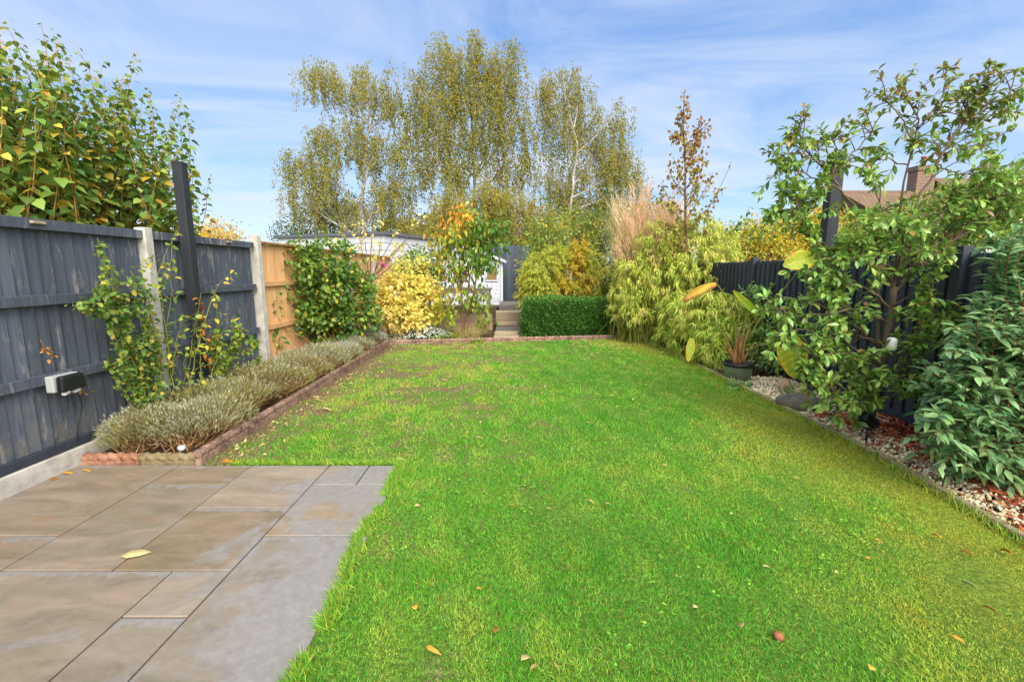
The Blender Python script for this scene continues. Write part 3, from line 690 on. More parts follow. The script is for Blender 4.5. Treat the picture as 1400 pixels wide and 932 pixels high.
climber('climbing_plant', 'bushy green climber trailing up the charcoal fence left of concrete post', 'climber',
  [[(205,590),(175,520),(150,440),(140,380),(133,325)],[(205,585),(190,500),(165,430),(150,360)],[(205,585),(180,470),(140,430),(122,420),(104,416)],
   [(208,585),(200,500),(190,430),(178,370)],[(210,585),(205,520),(200,450),(205,390)],[(205,585),(160,520),(145,500)],[(205,585),(180,520),(170,470),(150,400)],
   [(206,585),(170,450),(150,400),(125,395)],[(206,585),(215,520),(210,450)],[(205,585),(195,540),(185,470),(172,400)],[(205,585),(185,540),(160,470)]],
  -3.27, LF['rose'], M['green_stem'], 72, .052, .036, (.2, .85), 6, .11, LEAF8, .14)
climber('climbing_rose', 'spindly thorny rose over the concrete post, few yellowing leaves', 'rose',
  [[(225,590),(222,500),(205,420),(190,360),(215,350)],[(228,590),(235,500),(222,420),(215,370),(245,310)],[(228,590),(230,520),(230,440),(235,330)],
   [(230,590),(240,480),(250,430)],[(226,590),(213,480),(198,400),(165,385)]], -3.22, LF['rose'], M['green_stem'], 17, .055, .04, (.15, .7), 4, .16, LEAF8, .3, r=.006)
climber('climbing_rose', 'thin rose canes with few leaves in front of dark post', 'rose',
  [[(255,590),(262,520),(270,470),(285,420),(300,385),(320,375)],[(258,590),(250,520),(255,480)],[(260,590),(275,500),(265,440)],[(262,590),(285,530),(300,470),(292,400)],[(262,590),(258,500),(275,400)]],
  -3.12, LF['rose'], M['green_stem'], 13, .06, .045, (.1, .7), 3, .2, LEAF8, .3, r=.006)
climber('rose_bush', 'small leafy yellow-green rose bush against the second charcoal panel', 'rose',
  [[(300,560),(305,500),(318,460),(322,430)],[(300,560),(320,500),(345,470),(350,465)],[(300,560),(290,490),(295,450)],[(300,560),(315,490),(330,450)],[(300,560),(325,520),(352,490)],[(300,560),(300,500),(285,470)]],
  -3.2, LF['fresh'], M['green_stem'], 62, .062, .045, (.1, .7), 6, .12, LEAF8, .1)
def dry_spray(label, pts, X=-3.3, n=26, L=.05):
    p0 = PX(*pts[0], X); root = thing('dried_vine', tuple(p0), label, 'dried leaves')
    q = np.array([PX(u, v, X) for u, v in pts]); q[:, 0] = np.maximum(q[:, 0], -3.36)
    s_ = MB(); s_.tube(q, .004, 5); s_.build('stem', M['bark_red'], root)
    l_ = MB(); p, tg = along(q, rng.uniform(0, .999, n)); p += rng.normal(0, .014, p.shape); p[:, 0] = np.maximum(p[:, 0], -3.35)
    l_.leaves(p, rnd_dir(n)+[.4, 0, -.4], L*rng.uniform(.5, 1.1, n), L*.6, LEAF8, .15, .4, rng.uniform(0, 1, n)); l_.build('leaves', LF['dead'], root, smooth=True)
dry_spray('dried orange leaves clinging to the fence above the socket', [(55,464),(62,478),(74,487)], n=14, L=.035)
dry_spray('dried orange leaves on the fence just right of the socket', [(110,523),(113,532),(118,541)], n=10, L=.035)
dry_spray('dried orange leaves hanging low behind the climbing plant', [(178,540),(186,550),(190,556)], n=14, L=.04)
dry_spray('drooping string of orange dead leaves on the dark post', [(271,408),(280,440),(282,480),(284,500)], X=-3.2, n=34, L=.06)

# lavender row
def lavender(x, y, w, l, h, label, silver):
    x += .05; w *= 1.18; l *= 1.3; h *= .82
    root = thing('lavender_bush', (x, y, 0), label, 'lavender', 'lavender bushes in the left bed')
    tw = MB(); n = 1300
    b = np.stack([rng.normal(x, .06, n), rng.normal(y, l*.16, n), np.zeros(n)+.02], -1)
    a = rng.uniform(0, 6.28, n); rr = rng.uniform(0, 1, n)**.35
    e = np.stack([x+w*.5*rr*np.cos(a), y+l*.5*rr*np.sin(a), h*(1-.34*rr**3)*rng.uniform(.7, 1.12, n)], -1)
    d = e-b; tw.leaves(b, d, np.linalg.norm(d, axis=1), .008, BLADE, 0, .06, rng.uniform(0, .8, n), rng.normal(size=(n, 3)))
    for k in range(34): tw.tube(curve(b[k], e[k], -.12, rng.uniform(-.1, .1), 5), np.linspace(.006, .002, 5), 4, False, tint=rng.uniform(0, .7))
    tw.build('woody_stems', LF['twigs'], root)
    lv = MB(); n = 4200
    a = rng.uniform(0, 6.28, n); rr = rng.uniform(0, 1, n)**.55
    p0x = x+w*.55*rr*np.cos(a); p0y = y+l*.55*rr*np.sin(a)
    top = h*(1-.30*rr**3)+.05*snoise(p0x*1.0, p0y*1.0, 9, 66)
    p = np.stack([x+w*.55*rr*np.cos(a), y+l*.55*rr*np.sin(a), np.maximum(.05, top-np.abs(rng.normal(0, .05, n)))], -1)
    p += rng.normal(0, .012, p.shape)
    d = np.stack([np.cos(a)*rr*.8, np.sin(a)*rr*.8, np.ones(n)], -1)+rng.normal(0, .35, (n, 3))
    g_ = silver-.14+.30*snoise(p[:, 0], p[:, 1], 6, 61)+rng.normal(0, .16, n)-.25*(rng.uniform(0, 1, n) < .15)
    lv.leaves(p, d, rng.uniform(.03, .075, n), rng.uniform(.005, .009, n), LANCE, 0, .1, np.clip(g_, .1, 1), rng.normal(size=(n, 3)), 1)
    n = 300; i = rng.integers(0, len(p), n); q = p[i]+[0, 0, .05]
    lv.leaves(q, d[i], .035, .012, DIAM, .3, 0, rng.uniform(.6, .95, n), rng.normal(size=(n, 3)), 1)
    lv.build('foliage', LF['lav'], root)
lav = [(-3.12,3.72,.5,.5,.38,.62,'silvery lavender bush at the patio corner beside the socket fence'),(-2.78,3.85,.62,.62,.42,.78,'grey-silver lavender bush nearest the mossy edging tile'),
 (-2.95,4.42,.75,.72,.46,.55,'second lavender bush from the patio, in front of concrete post'),(-2.86,5.05,.76,.74,.46,.38,'yellow-green lavender bush in front of the tall dark post'),
 (-2.88,5.72,.74,.74,.46,.42,'yellow-green lavender bush in front of the rose bush'),(-2.88,6.4,.74,.74,.45,.6,'lavender bush in front of bare orange fence foot'),
 (-2.9,7.05,.72,.72,.42,.68,'silver lavender bush left of the round green shrub base'),(-2.88,7.7,.7,.72,.44,.75,'silver lavender bush second from far end of the row'),
 (-2.86,8.4,.72,.75,.46,.85,'palest silver lavender bush at the far end of the row')]
for x, y, w, l, h, s, lab in lav: lavender(x, y, w, l, h, lab, s)

# large round green shrub against the fresh fence
root = thing('green_shrub', (-2.95, 7.6, 0), 'big rounded green shrub against the unpainted fence', 'shrub')
bl = [blobB(430,395,45,48,7.5,.42), blobB(400,360,30,24,7.2,.3), blobB(450,360,36,28,7.6,.4), blobB(470,415,38,40,7.9,.4), blobB(400,420,32,30,7.2,.35), blobB(440,440,45,30,7.6,.45), blobB(490,440,26,26,8.0,.35), blobB(370,445,14,30,6.6,.2), blobB(480,390,26,26,8,.35)]
st = MB(); lv = MB()
clump_leaves(lv, [(c, r*1.12) for c, r in bl], [110,50,66,84,60,72,44,20,44], 14, .06, .08, .058, LEAF8, .8, .35, .7, (.3, 1), .55, stems=st, root=np.array([-3.0, 7.5, .05]), tintfn=lambda p, t: np.where(rng.uniform(0, 1, len(t)) < .07, rng.uniform(0, .2, len(t)), t))
for k in range(9):
    a = bl[k % 9][0]; e = a+[rng.uniform(-.3, .4), rng.uniform(-.2, .2), rng.uniform(.4, .75)]; c_ = curve(a, e, .05, .1, 6, .05); st.tube(c_, np.linspace(.005, .002, 6), 4, False)
    p, tg = along(c_, rng.uniform(.3, .999, 14)); lv.leaves(p, rnd_dir(14)+[0, 0, -.2], .06, .045, LEAF8, .1, .2, rng.uniform(.1, .8, 14))
st.build('stems', M['cane'], root, smooth=True); lv.build('foliage', LF['fresh'], root, smooth=True)

# yellow shrub
root = thing('yellow_shrub', (-2.2, 9.9, 0), 'bright yellow leaved shrub left of the white shed', 'shrub')
bl = [blobB(552,400,34,26,9.9,.4), blobB(530,410,24,24,9.8,.3), blobB(575,410,28,28,10,.35), blobB(550,428,36,22,9.8,.4), blobB(565,375,28,22,10.1,.35)]
st = MB(); lv = MB()
clump_leaves(lv, [(c, r*1.1) for c, r in bl], [110,62,80,100,62], 13, .06, .085, .062, LEAF8, .7, .2, .8, (.15, .75), .5, stems=st, root=np.array([-2.35, 9.9, .05]), tintfn=lambda p, t: np.clip(t+.45*np.clip((p[:, 2]-1.35)/.5, 0, 1), 0, 1))
st.build('stems', M['bark_red'], root, smooth=True); lv.build('foliage', LF['yellow'], root, smooth=True)
root = thing('green_shrub', (-2.15, 10.7, 0), 'yellow-green bush rising behind the bright yellow shrub', 'shrub')
st = MB(); lv = MB(); bl = [blobB(575,362,24,26,10.7,.4), blobB(556,380,20,22,10.7,.3), blobB(588,385,14,26,10.7,.3)]
clump_leaves(lv, bl, [70, 44, 34], 13, .06, .075, .05, LEAF8, .7, .2, .8, (.15, .7), .4, stems=st, root=np.array([-2.2, 10.7, .3]))
st.build('stems', M['bark_grey'], root, smooth=True); lv.build('foliage', LF['fresh'], root, smooth=True)

# thin bare fruit tree with a few yellow leaves, against the white outbuilding
root = thing('bare_tree', (-3.0, 9.4, 0), 'thin almost bare tree with few yellow leaves before white outbuilding', 'tree')
st = MB(); lv = MB(); b0 = np.array([-3.0, 9.4, 0]); fk = P(505, 385, 9.4)
st.tube(curve(b0, fk, 0, .02, 8, .02), np.linspace(.035, .022, 8), 7)
for (u, v) in [(455,330),(470,318),(488,305),(497,300),(520,310),(540,320),(556,330),(575,300),(548,350),(470,350),(510,290)]:
    e = P(u, v, 9.4+rng.uniform(-.4, .4)); c_ = curve(fk, e, -.06, rng.uniform(-.1, .1), 9, .05); st.tube(c_, np.linspace(.014, .004, 9), 5)
    for k in range(6):
        a, tg = along(c_, np.array([rng.uniform(.3, .98)])); e2 = a[0]+unit(tg[0]+rng.normal(0, .6, 3)+[0, 0, .4])*rng.uniform(.12, .4); c2 = curve(a[0], e2, .05, .05, 5, .05); st.tube(c2, np.linspace(.005, .002, 5), 4, False)
        n = 4; p, tg2 = along(c2, rng.uniform(.2, .999, n)); lv.leaves(p, rnd_dir(n)-[0, 0, .4], .07, .05, LEAF8, .1, .2, rng.uniform(.2, .75, n))
st.build('trunk', M['bark_grey'], root, smooth=True); lv.build('crown', LF['yellow'], root, smooth=True)
# pink rose heads on a stem
root = thing('rose_bush', (-2.75, 9.2, 0), 'rose stem with two pink flowers left of the yellow shrub', 'rose')
st = MB(); st.tube(curve((-2.75, 9.2, 0), P(524, 362, 9.2), .0, .03, 9, .02), np.linspace(.01, .004, 9), 5); st.tube(curve(P(522, 380, 9.2), P(531, 352, 9.2), .0, .05, 6), .004, 5); st.build('stem', M['green_stem'], root)
for (u, v, r) in ((524, 363, .075), (532, 353, .055)):
    f = MB(); c0 = P(u, v, 9.18); n = 26; d = rnd_dir(n); f.leaves(c0+d*.015, d+[0, 0, .3], r*rng.uniform(.7, 1.1, n), r*.9, LEAF8, .25, -.2, rng.uniform(0, 1, n)); f.build('flower', LF['pink'], root, smooth=True)

# white flowered ground cover
root = thing('flowering_plant', (-2.0, 9.7, 0), 'low mound of white flowers at the far lawn edge by yellow shrub', 'plant')
lv = MB(); fl = MB(); n = 1500
a = rng.uniform(0, 6.28, n); r = np.sqrt(rng.uniform(0, 1, n)); p = np.stack([-1.95+.72*r*np.cos(a), 9.85+.3*r*np.sin(a), .05+.22*(1-r**2)*rng.uniform(.5, 1, n)], -1)
lv.leaves(p, rnd_dir(n)+[0, 0, .6], .06, .02, LANCE, .1, .1, rng.uniform(.2, .8, n)); lv.build('foliage', LF['dark'], root)
p = p[:750]+[0, -.02, .05]; d = rnd_dir(750)
fl.leaves(p, d, .035, .035, DIAM, .1, 0, rng.uniform(0, 1, 750)); fl.leaves(p, -d, .035, .035, DIAM, .1, 0, rng.uniform(0, 1, 750)); fl.build('flowers', LF['white'], root)

# low herbs and grass tufts in the far bed
def tuft(x, y, r, h, mat, label, cat='plant', n=260, name='grass_tuft', w=.008, t=(0, 1), lean=.6, z=0., group=None):
    mb = MB(); b = np.stack([rng.normal(x, r*.25, n), rng.normal(y, r*.25, n), np.full(n, z)], -1)
    d = np.stack([rng.normal(0, lean, n), rng.normal(0, lean, n), np.ones(n)], -1)
    mb.leaves(b, d, h*rng.uniform(.5, 1.1, n), w, BLADE, 0, rng.uniform(.05, .5, n), rng.uniform(*t, n), rng.normal(size=(n, 3)))
    return tag(mb.build(name, mat), label, cat, group)
tuft(-.95, 9.95, .35, .42, LF['straw'], 'straw coloured grass tuft beside the stepping sleepers', n=420, lean=.75)
tuft(-.72, 10.9, .25, .55, LF['straw'], 'taller dry grass tuft behind, at the path edge', n=260, lean=.35)
tuft(-1.35, 9.75, .3, .3, LF['fresh'], 'low green herb clump beneath the orange leaved tree', n=380, w=.02, lean=1.2)
tuft(-1.55, 9.6, .3, .22, LF['fresh'], 'small green herb clump right of the white flowers', n=300, w=.02, lean=1.3)
tuft(-2.35, 9.45, .3, .2, LF['lav'], 'low grey herb clump at lavender row end', n=300, w=.015, lean=1.2, t=(.4, 1))
tuft(-.75, 9.45, .2, .16, LF['fresh'], 'small tuft spilling over the far edging tiles', n=200, w=.012, lean=1.2)
tuft(.32, 10.0, .12, .16, LF['box'], 'little bright green seedling beside the path by hedge', n=60, w=.03, lean=1.2, name='seedling')

# orange leaved young tree
root = thing('young_tree', (-.93, 10.0, 0), 'young tree with orange and green leaves in front of the shed', 'tree')
st = MB(); lv = MB(); b0 = np.array([-1.1, 10.0, 0.0])
main = [curve(b0, P(628, 350, 10.0), 0, -.02, 10, .02), curve(b0+[.05, 0, .1], P(645, 345, 10.05), 0, .03, 10, .02), curve(b0+[.08, .05, 0], P(655, 360, 10.1), 0, .04, 10, .03)]
for m_ in main: st.tube(m_, np.linspace(.026, .014, 10), 7)
bl = [blobB(632,320,30,24,10,.45), blobB(605,335,20,20,9.9,.35), blobB(665,330,26,24,10,.4), blobB(640,300,24,18,10,.4), blobB(650,355,28,22,9.9,.4), blobB(615,365,18,14,9.9,.3), blobB(680,315,14,20,10,.3), blobB(625,400,12,16,9.9,.2), blobB(655,420,12,28,10,.2), blobB(605,430,20,10,9.7,.2), blobB(600,408,10,10,9.7,.2)]
def aut(p, t):
    # red-orange at the top and left, green to the right
    u = (p[:, 0]/p[:, 1]*F*1.0)+700
    base = .80+.0045*(u-640)-.35*np.clip((p[:, 2]-2.15)/.5, 0, 1)*(u < 650)+rng.normal(0, .17, len(p))
    return np.clip(np.where(p[:, 2] < 1.2, base*.6+.2, base), .02, 1)
clump_leaves(lv, bl, [34,24,34,24,32,16,14,8,16,12,8], 10, .11, .12, .06, LEAF8, .4, .9, .6, (.2, .8), .2, tintfn=aut, stems=st, root=P(636, 375, 10.0), twig_r=.006, droop=.3)
st.build('trunk', M['bark_red'], root, smooth=True); lv.build('crown', LF['autumn'], root, smooth=True)

# ================================================================= SHED, TABLE, WALLS AT THE BACK
root = thing('garden_shed', (-1.45, 16, .38), 'white boarded garden shed with two small windows behind the orange tree', 'shed')
x0, x1, yf, yb, z0, ze, zr = -2.62, -.34, 15.0, 16.8, .38, 1.86, 2.28
xc = (x0+x1)/2
mb = MB(); z = z0
wins = [(-2.36, 1.36, .36, .42), (-.66, 1.40, .32, .40)]
while z < zr-.02:
    z2 = min(z+.125, zr)
    def half(zz): return (x1-x0)/2 if zz <= ze else (x1-x0)/2*max(0.02, (zr-zz)/(zr-ze))
    h0, h1 = half(z), half(z2)
    mb.hexa(np.array([(xc-h0,yf-.014,z),(xc+h0,yf-.014,z),(xc+h0,yf+.02,z),(xc-h0,yf+.02,z),(xc-h1,yf-.006,z2),(xc+h1,yf-.006,z2),(xc+h1,yf+.02,z2),(xc-h1,yf+.02,z2)]))
    z = z2
wall = mb.build('front_wall', M['white_boards'], root)
for sx, xx in ((1, x1), (-1, x0)):
    mb = MB(); z = z0
    while z < ze-.02:
        z2 = min(z+.125, ze)
        mb.hexa(np.array([(xx+sx*.02,yf-.01,z),(xx+sx*.02,yb,z),(xx-sx*.02,yb,z),(xx-sx*.02,yf-.01,z),(xx+sx*.006,yf-.01,z2),(xx+sx*.006,yb,z2),(xx-sx*.02,yb,z2),(xx-sx*.02,yf-.01,z2)])); z = z2
    mb.build('side_wall', M['white_boards'], root)
    mb = MB(); mb.box((xx+sx*.005, yf-.03, (z0+ze)/2), (.07, .05, ze-z0)); mb.build('corner_trim', M['white'], root, bevel=.004)
for sx in (-1, 1):
    e = np.array([xc+sx*((x1-x0)/2+.16), 0, ze-.06]); r_ = np.array([xc, 0, zr+.02])
    mb = MB(); a = e+[0, yf-.18, 0]; b = r_+[0, yf-.18, 0]; c = r_+[0, yb+.1, 0]; d = e+[0, yb+.1, 0]; up = np.array([0, 0, .035])
    mb.hexa(np.array([a, b, c, d, a+up, b+up, c+up, d+up])); mb.build('roof_slope', M['felt'], root)
    mb = MB(); mb.beam(e+[0, yf-.195, -.02], r_+[0, yf-.195, -.02], .022, .075); mb.build('barge_board', M['white'], root)
for (wx, wz, ww, wh) in wins:
    fm = MB(); fm.box((wx, yf-.035, wz+wh/2+.02), (ww+.08, .03, .04)); fm.box((wx, yf-.035, wz-wh/2-.02), (ww+.08, .03, .04))
    for s in (-1, 1): fm.box((wx+s*(ww/2+.02), yf-.0345, wz), (.04, .03, wh))
    w_ = fm.build('window', M['white'], root)
    gl = MB(); gl.box((wx, yf-.028, wz), (ww, .012, wh)); sub(gl, 'pane', M['tan'] if wx > -1 else M['glass'], w_)
    if wx < -1:
        gl = MB(); gl.box((wx, yf-.036, wz-.08), (ww-.02, .004, wh*.5)); sub(gl, 'blind', M['tan'], w_)
# retaining wall of boards
root = thing('retaining_wall', (-1.4, 11.5, 0), 'low brown timber retaining wall behind the orange tree', 'wall')
for k in range(2):
    mb = MB(); mb.box((-2.0, 11.52, .1+k*.205), (3.0, .06, .2)); mb.build('wall_board', M['old_timber'] if k else M['sleeper'], root, bevel=.006)
for xx in (-3.2, -1.9, -.6):
    mb = MB(); mb.box((xx, 11.46, .22), (.07, .06, .45)); mb.build('wall_post', M['old_timber'], root, bevel=.005)
# weathered table
root = thing('garden_table', (-1.4, 13.4, .39), 'weathered grey timber table with braced legs before the shed', 'table')
xt0, xt1, yt0, yt1, zt, zg = -2.2, -.64, 13.1, 13.8, .98, .39
mb = MB()
for k in range(5): mb.box(((xt0+xt1)/2, yt0+.07+k*.14, zt), (xt1-xt0+.1, .13, .04))
mb.build('table_top', M['grey_deck'], root, bevel=.004)
mb = MB(); mb.box(((xt0+xt1)/2, yt0+.04, zt-.07), (xt1-xt0, .05, .1)); mb.box(((xt0+xt1)/2, yt1-.04, zt-.07), (xt1-xt0, .05, .1)); mb.build('apron', M['grey_deck'], root, bevel=.004)
for xx in (xt0+.05, xt1-.05):
    for yy in (yt0+.05, yt1-.05):
        mb = MB(); mb.box((xx, yy, (zt+zg)/2-.01), (.09, .09, zt-zg-.05)); mb.build('leg', M['old_timber'], root, bevel=.005)
        s = 1 if xx < -1.4 else -1
        mb = MB(); mb.beam((xx+s*.03, yy, zg+.3), (xx+s*.24, yy, zt-.1), .05, .05, (0, 1, 0)); mb.build('brace', M['old_timber'], root, bevel=.003)
# steps: stepping sleepers and deck risers
for (y, z, d_, mat, lab) in [(9.98, .02, .3, 'sleeper', 'pale stepping sleeper nearest the lawn edge'), (10.75, .025, .34, 'sleeper', 'second pale stepping sleeper up the path'),
                         (11.45, .04, .3, 'grey_deck', 'dark grey stepping sleeper midway up the path'), (12.1, .1, .32, 'sleeper', 'third pale sleeper below the timber step')]:
    mb = MB(); mb.box((-.13, y, z), (.56, d_, .09), rz=random.uniform(-.02, .02)); tag(mb.build('stepping_sleeper', M[mat], bevel=.012), lab, 'sleeper', 'stepping sleepers in the garden path')
root = thing('timber_steps', (0, 13, 0), 'two timber steps at the path end beside the shed', 'steps')
mb = MB(); mb.box((-.05, 12.75, .2), (.95, .5, .36)); mb.build('lower_step', M['sleeper'], root, bevel=.01)
mb = MB(); mb.box((.0, 13.75, .32), (.75, 1.5, .44)); mb.build('upper_step', M['grey_deck'], root, bevel=.01)

# white outbuilding in the next garden
root = thing('white_outbuilding', (-5.8, 13.6, 0), 'flat roofed white clad outbuilding beyond the unpainted fence', 'outbuilding')
A = P(525, 321, 13.2); A[2] = 0; dA = unit(np.array([-1, .38, 0])); dB = unit(np.array([.42, 1.0, 0])); hh = 2.5
Bp = A+dA*4.0; Cc = A+dB*3.4; Dd = Bp+dB*3.4
def wallq(p, q, name):
    mb = MB(); nz = 12
    nrm = unit(np.cross(q-p, [0, 0, 1]))
    for k in range(nz):
        za, zb = hh*k/nz, hh*(k+1)/nz-.012
        i = -nrm*.06
        mb.hexa(np.array([p+[0,0,za], q+[0,0,za], q+i+[0,0,za], p+i+[0,0,za], p+[0,0,zb], q+[0,0,zb], q+i+[0,0,zb], p+i+[0,0,zb]]))
    return mb.build(name, M['white'], root)
wallq(Bp, A, 'clad_wall'); wallq(A, Cc, 'clad_wall'); wallq(Cc, Dd, 'clad_wall'); wallq(Dd, Bp, 'clad_wall')
ce = (A+Bp+Cc+Dd)/4
mb = MB(); q4 = [ce+(p-ce)*1.045 for p in (Bp, A, Cc, Dd)]; mb.hexa(np.array([p+[0,0,hh] for p in q4]+[p+[0,0,hh+.09] for p in q4])); mb.build('flat_roof', M['felt'], root)
mb = MB(); wc = Bp*.45+A*.55; nrm = unit(np.cross(A-Bp, [0, 0, 1])); mb.beam(wc+nrm*.01+dA*.5+[0,0,1.7], wc+nrm*.01-dA*.5+[0,0,1.7], .03, .9); w_ = mb.build('window', M['grey_plastic'], root)
gl = MB(); gl.beam(wc+nrm*.02+dA*.45+[0,0,1.7], wc+nrm*.02-dA*.45+[0,0,1.7], .03, .8); sub(gl, 'pane', M['glass'], w_)

# ================================================================= RIGHT BACK: HEDGE, CONIFER, BAMBOO, GRASSES
root = thing('box_hedge', (1.6, 10.8, 0), 'clipped dark green box hedge at the far lawn edge', 'hedge')
lv = MB(); n = 16000
hx0, hx1, hy0, hy1, hz = .27, 2.95, 10.22, 11.3, .82
fc = rng.uniform(0, 1, n); x = rng.uniform(hx0, hx1, n); y = rng.uniform(hy0, hy1, n); z = rng.uniform(.02, hz, n)
nr = np.zeros((n, 3)); f1 = fc < .5; f2 = (fc >= .5) & (fc < .85); f3 = fc >= .85
y[f1] = hy0; nr[f1] = [0, -1, .2]; z[f2] = hz; nr[f2] = [0, -.1, 1]; x[f3] = hx0; nr[f3] = [-1, 0, .2]
dx = .09*snoise(x, z+y, 4, 71)+.06*snoise(x, z+y, 11, 72); p = np.stack([x, y, z], -1)
# rounded shoulders
sh_ = np.clip((z-hz+.15)/.15, 0, 1)**2; p[:, 1] += np.where(f1, .10*sh_, 0); p[:, 0] += np.where(f3, .1*sh_, 0)
p[:, 1] += .1*(x-.27)*0
p += nr*(dx-np.abs(rng.normal(0, .05, n)))[:, None]
lv.leaves(p, nr*.6+rnd_dir(n)*.8+[0, 0, .4], rng.uniform(.035, .06, n), rng.uniform(.022, .036, n), DIAM, .2, .1, np.clip(.55-.3*dx*6+rng.normal(0, .2, n), 0, 1), None, .8)
n = 900; q = np.stack([rng.uniform(hx0, hx1, n), rng.uniform(hy0-.02, hy1, n), hz+np.abs(rng.normal(0, .035, n))+.04*snoise(rng.uniform(0, 3, n), np.zeros(n), 6, 75)], -1)
lv.leaves(q, rnd_dir(n)*.6+[0, -.1, .9], rng.uniform(.04, .075, n), .028, DIAM, .2, .1, rng.uniform(0, .6, n), None, .8)
n = 700; q = np.stack([rng.uniform(hx0-.05, hx1, n), hy0-np.abs(rng.normal(.05, .04, n)), rng.uniform(.03, hz, n)], -1)
lv.leaves(q, rnd_dir(n)*.7+[0, -.7, .4], rng.uniform(.04, .07, n), .028, DIAM, .2, .1, rng.uniform(.1, .8, n), None, .8)
lv.build('foliage', LF['box'], root)
mb = MB(); mb.box(((hx0+hx1)/2, (hy0+hy1)/2+.05, hz/2-.04), (hx1-hx0-.25, hy1-hy0-.2, hz-.12)); mb.build('inner_branches', LF['dark'], root)

def feather(blobs, mat, root, n_sprays, leaves_per, L, W, tintfn, shell=.35, grav=.25, stemmat='bark_red', rootp=None, spr=.3):
    st = MB(); lv = MB()
    for (c, r), ns in zip(blobs, n_sprays):
        o = in_ell(ns, shell)
        for k in range(ns):
            a = c+o[k]*r*.7; d = unit(unit(o[k])+rng.normal(0, .35, 3)+[0, 0, .25]); e = a+d*spr*rng.uniform(.6, 1.3)-[0, 0, grav*spr]
            q = curve(a, e, .15, rng.uniform(-.1, .1), 5); n = leaves_per
            p, tg = along(q, rng.uniform(0, .999, n))
            dd = tg*.9+rnd_dir(n)*.75-[0, 0, .25]
            lv.leaves(p+rng.normal(0, .01, p.shape), dd, L*rng.uniform(.6, 1.3, n), W, LANCE, .1, .3, tintfn(p), None, .8)
            if k % 3 == 0: st.tube(q, .003, 3, False)
        if rootp is not None: st.tube(curve(rootp, c, .05, .05, 7, .05), np.linspace(.03, .008, 7), 5)
    st.build('stems', M[stemmat], root); lv.build('foliage', mat, root)
root = thing('golden_conifer', (1.4, 11.8, 0), 'golden orange feathery conifer behind the box hedge', 'conifer')
feather([blobB(785,375,32,38,11.9,.6), blobB(795,352,24,20,11.9,.4), blobB(770,400,22,16,11.7,.4), blobB(815,385,24,28,11.9,.5)], LF['gold'], root, [300,120,120,140], 26, .085, .026,
        lambda p: np.clip(.55+.28*snoise(p[:, 0], p[:, 2], 5, 81)+rng.normal(0, .12, len(p)), 0, 1), rootp=np.array([1.6, 11.9, 0.0]))
root = thing('feathery_shrub', (.7, 11.8, 0), 'pale yellow-green feathery shrub left of the golden conifer', 'shrub')
feather([blobB(740,370,27,30,11.6,.45), blobB(735,395,26,24,11.5,.4), blobB(760,350,22,18,11.8,.4), blobB(725,385,15,26,11.4,.3)], LF['gold'], root, [170,140,90,80], 26, .095, .022,
        lambda p: np.clip(.78+rng.normal(0, .13, len(p)), 0, 1), grav=.6, rootp=np.array([.75, 11.7, 0.0]))
root = thing('green_shrub', (2.5, 12.4, 0), 'mid green shrub between golden conifer and plume grass', 'shrub')
st = MB(); lv = MB(); clump_leaves(lv, [blobB(832,365,18,40,12.2,.4), blobB(840,400,18,30,11.6,.4), blobB(830,300,26,40,14.5,.8)], [40, 32, 40], 16, .08, .085, .05, LEAF8, .7, .3, .8, (.2, .8), .3, stems=st, root=np.array([2.6, 12.4, 0]))
st.build('stems', M['bark_grey'], root); lv.build('foliage', LF['dark'], root, smooth=True)

def bamboo(root, blobs, n_fans, per, L, W, tint, culms, seed_tint=0.0, top=False):
    st = MB(); lv = MB()
    for (c, r), nf in zip(blobs, n_fans):
        o = in_ell(nf, .5); cc = c+o*r; cc[:, 2] = np.maximum(cc[:, 2], .08)
        for k in range(nf):
            dr = unit(unit(o[k]*[1, 1, .6])+rng.normal(0, .3, 3)); n = per
            d = dr*.7+rng.normal(0, .42, (n, 3))-[0, 0, .75]
            tt = np.clip(rng.uniform(*tint)+rng.normal(0, .12, n), 0, 1)
            lv.leaves(cc[k]+rng.normal(0, .03, (n, 3)), d, L*rng.uniform(.6, 1.25, n), W*rng.uniform(.8, 1.2, n), LANCE, .12, .35, tt, None, .5)
            if k % 2 == 0:
                b = np.array([c[0]+rng.normal(0, .15), c[1]+rng.normal(0, .15), .02]); st.tube(curve(b, cc[k], .15, 0, 7), np.linspace(.007, .002, 7), 4, False)
    for b, e in culms: st.tube(curve(b, e, .03, .03, 9, .01), np.linspace(.009, .002, 9), 5, False)
    st.build('culms', M['green_stem'], root, smooth=True); lv.build('foliage', LF['bamboo'], root)
root = thing('bamboo_clump', (3.1, 7.4, 0), 'bushy weeping yellow-green bamboo beside the potted plant', 'bamboo')
bamboo(root, [blobB(960,430,42,36,7.9,.5), blobB(985,462,36,28,7.35,.4), blobB(945,462,32,22,8.1,.4), blobB(1005,430,32,30,7.6,.4), blobB(1030,450,24,36,7.2,.35), blobB(925,430,26,32,8.6,.4), blobB(915,455,20,16,8.7,.3), blobB(975,485,26,14,7.1,.3)],
       [170, 140, 100, 120, 90, 90, 50, 66], 12, .135, .024, (.1, .8), [])
root = thing('bamboo_clump', (2.7, 9.4, 0), 'taller pale bamboo at the box hedge corner', 'bamboo')
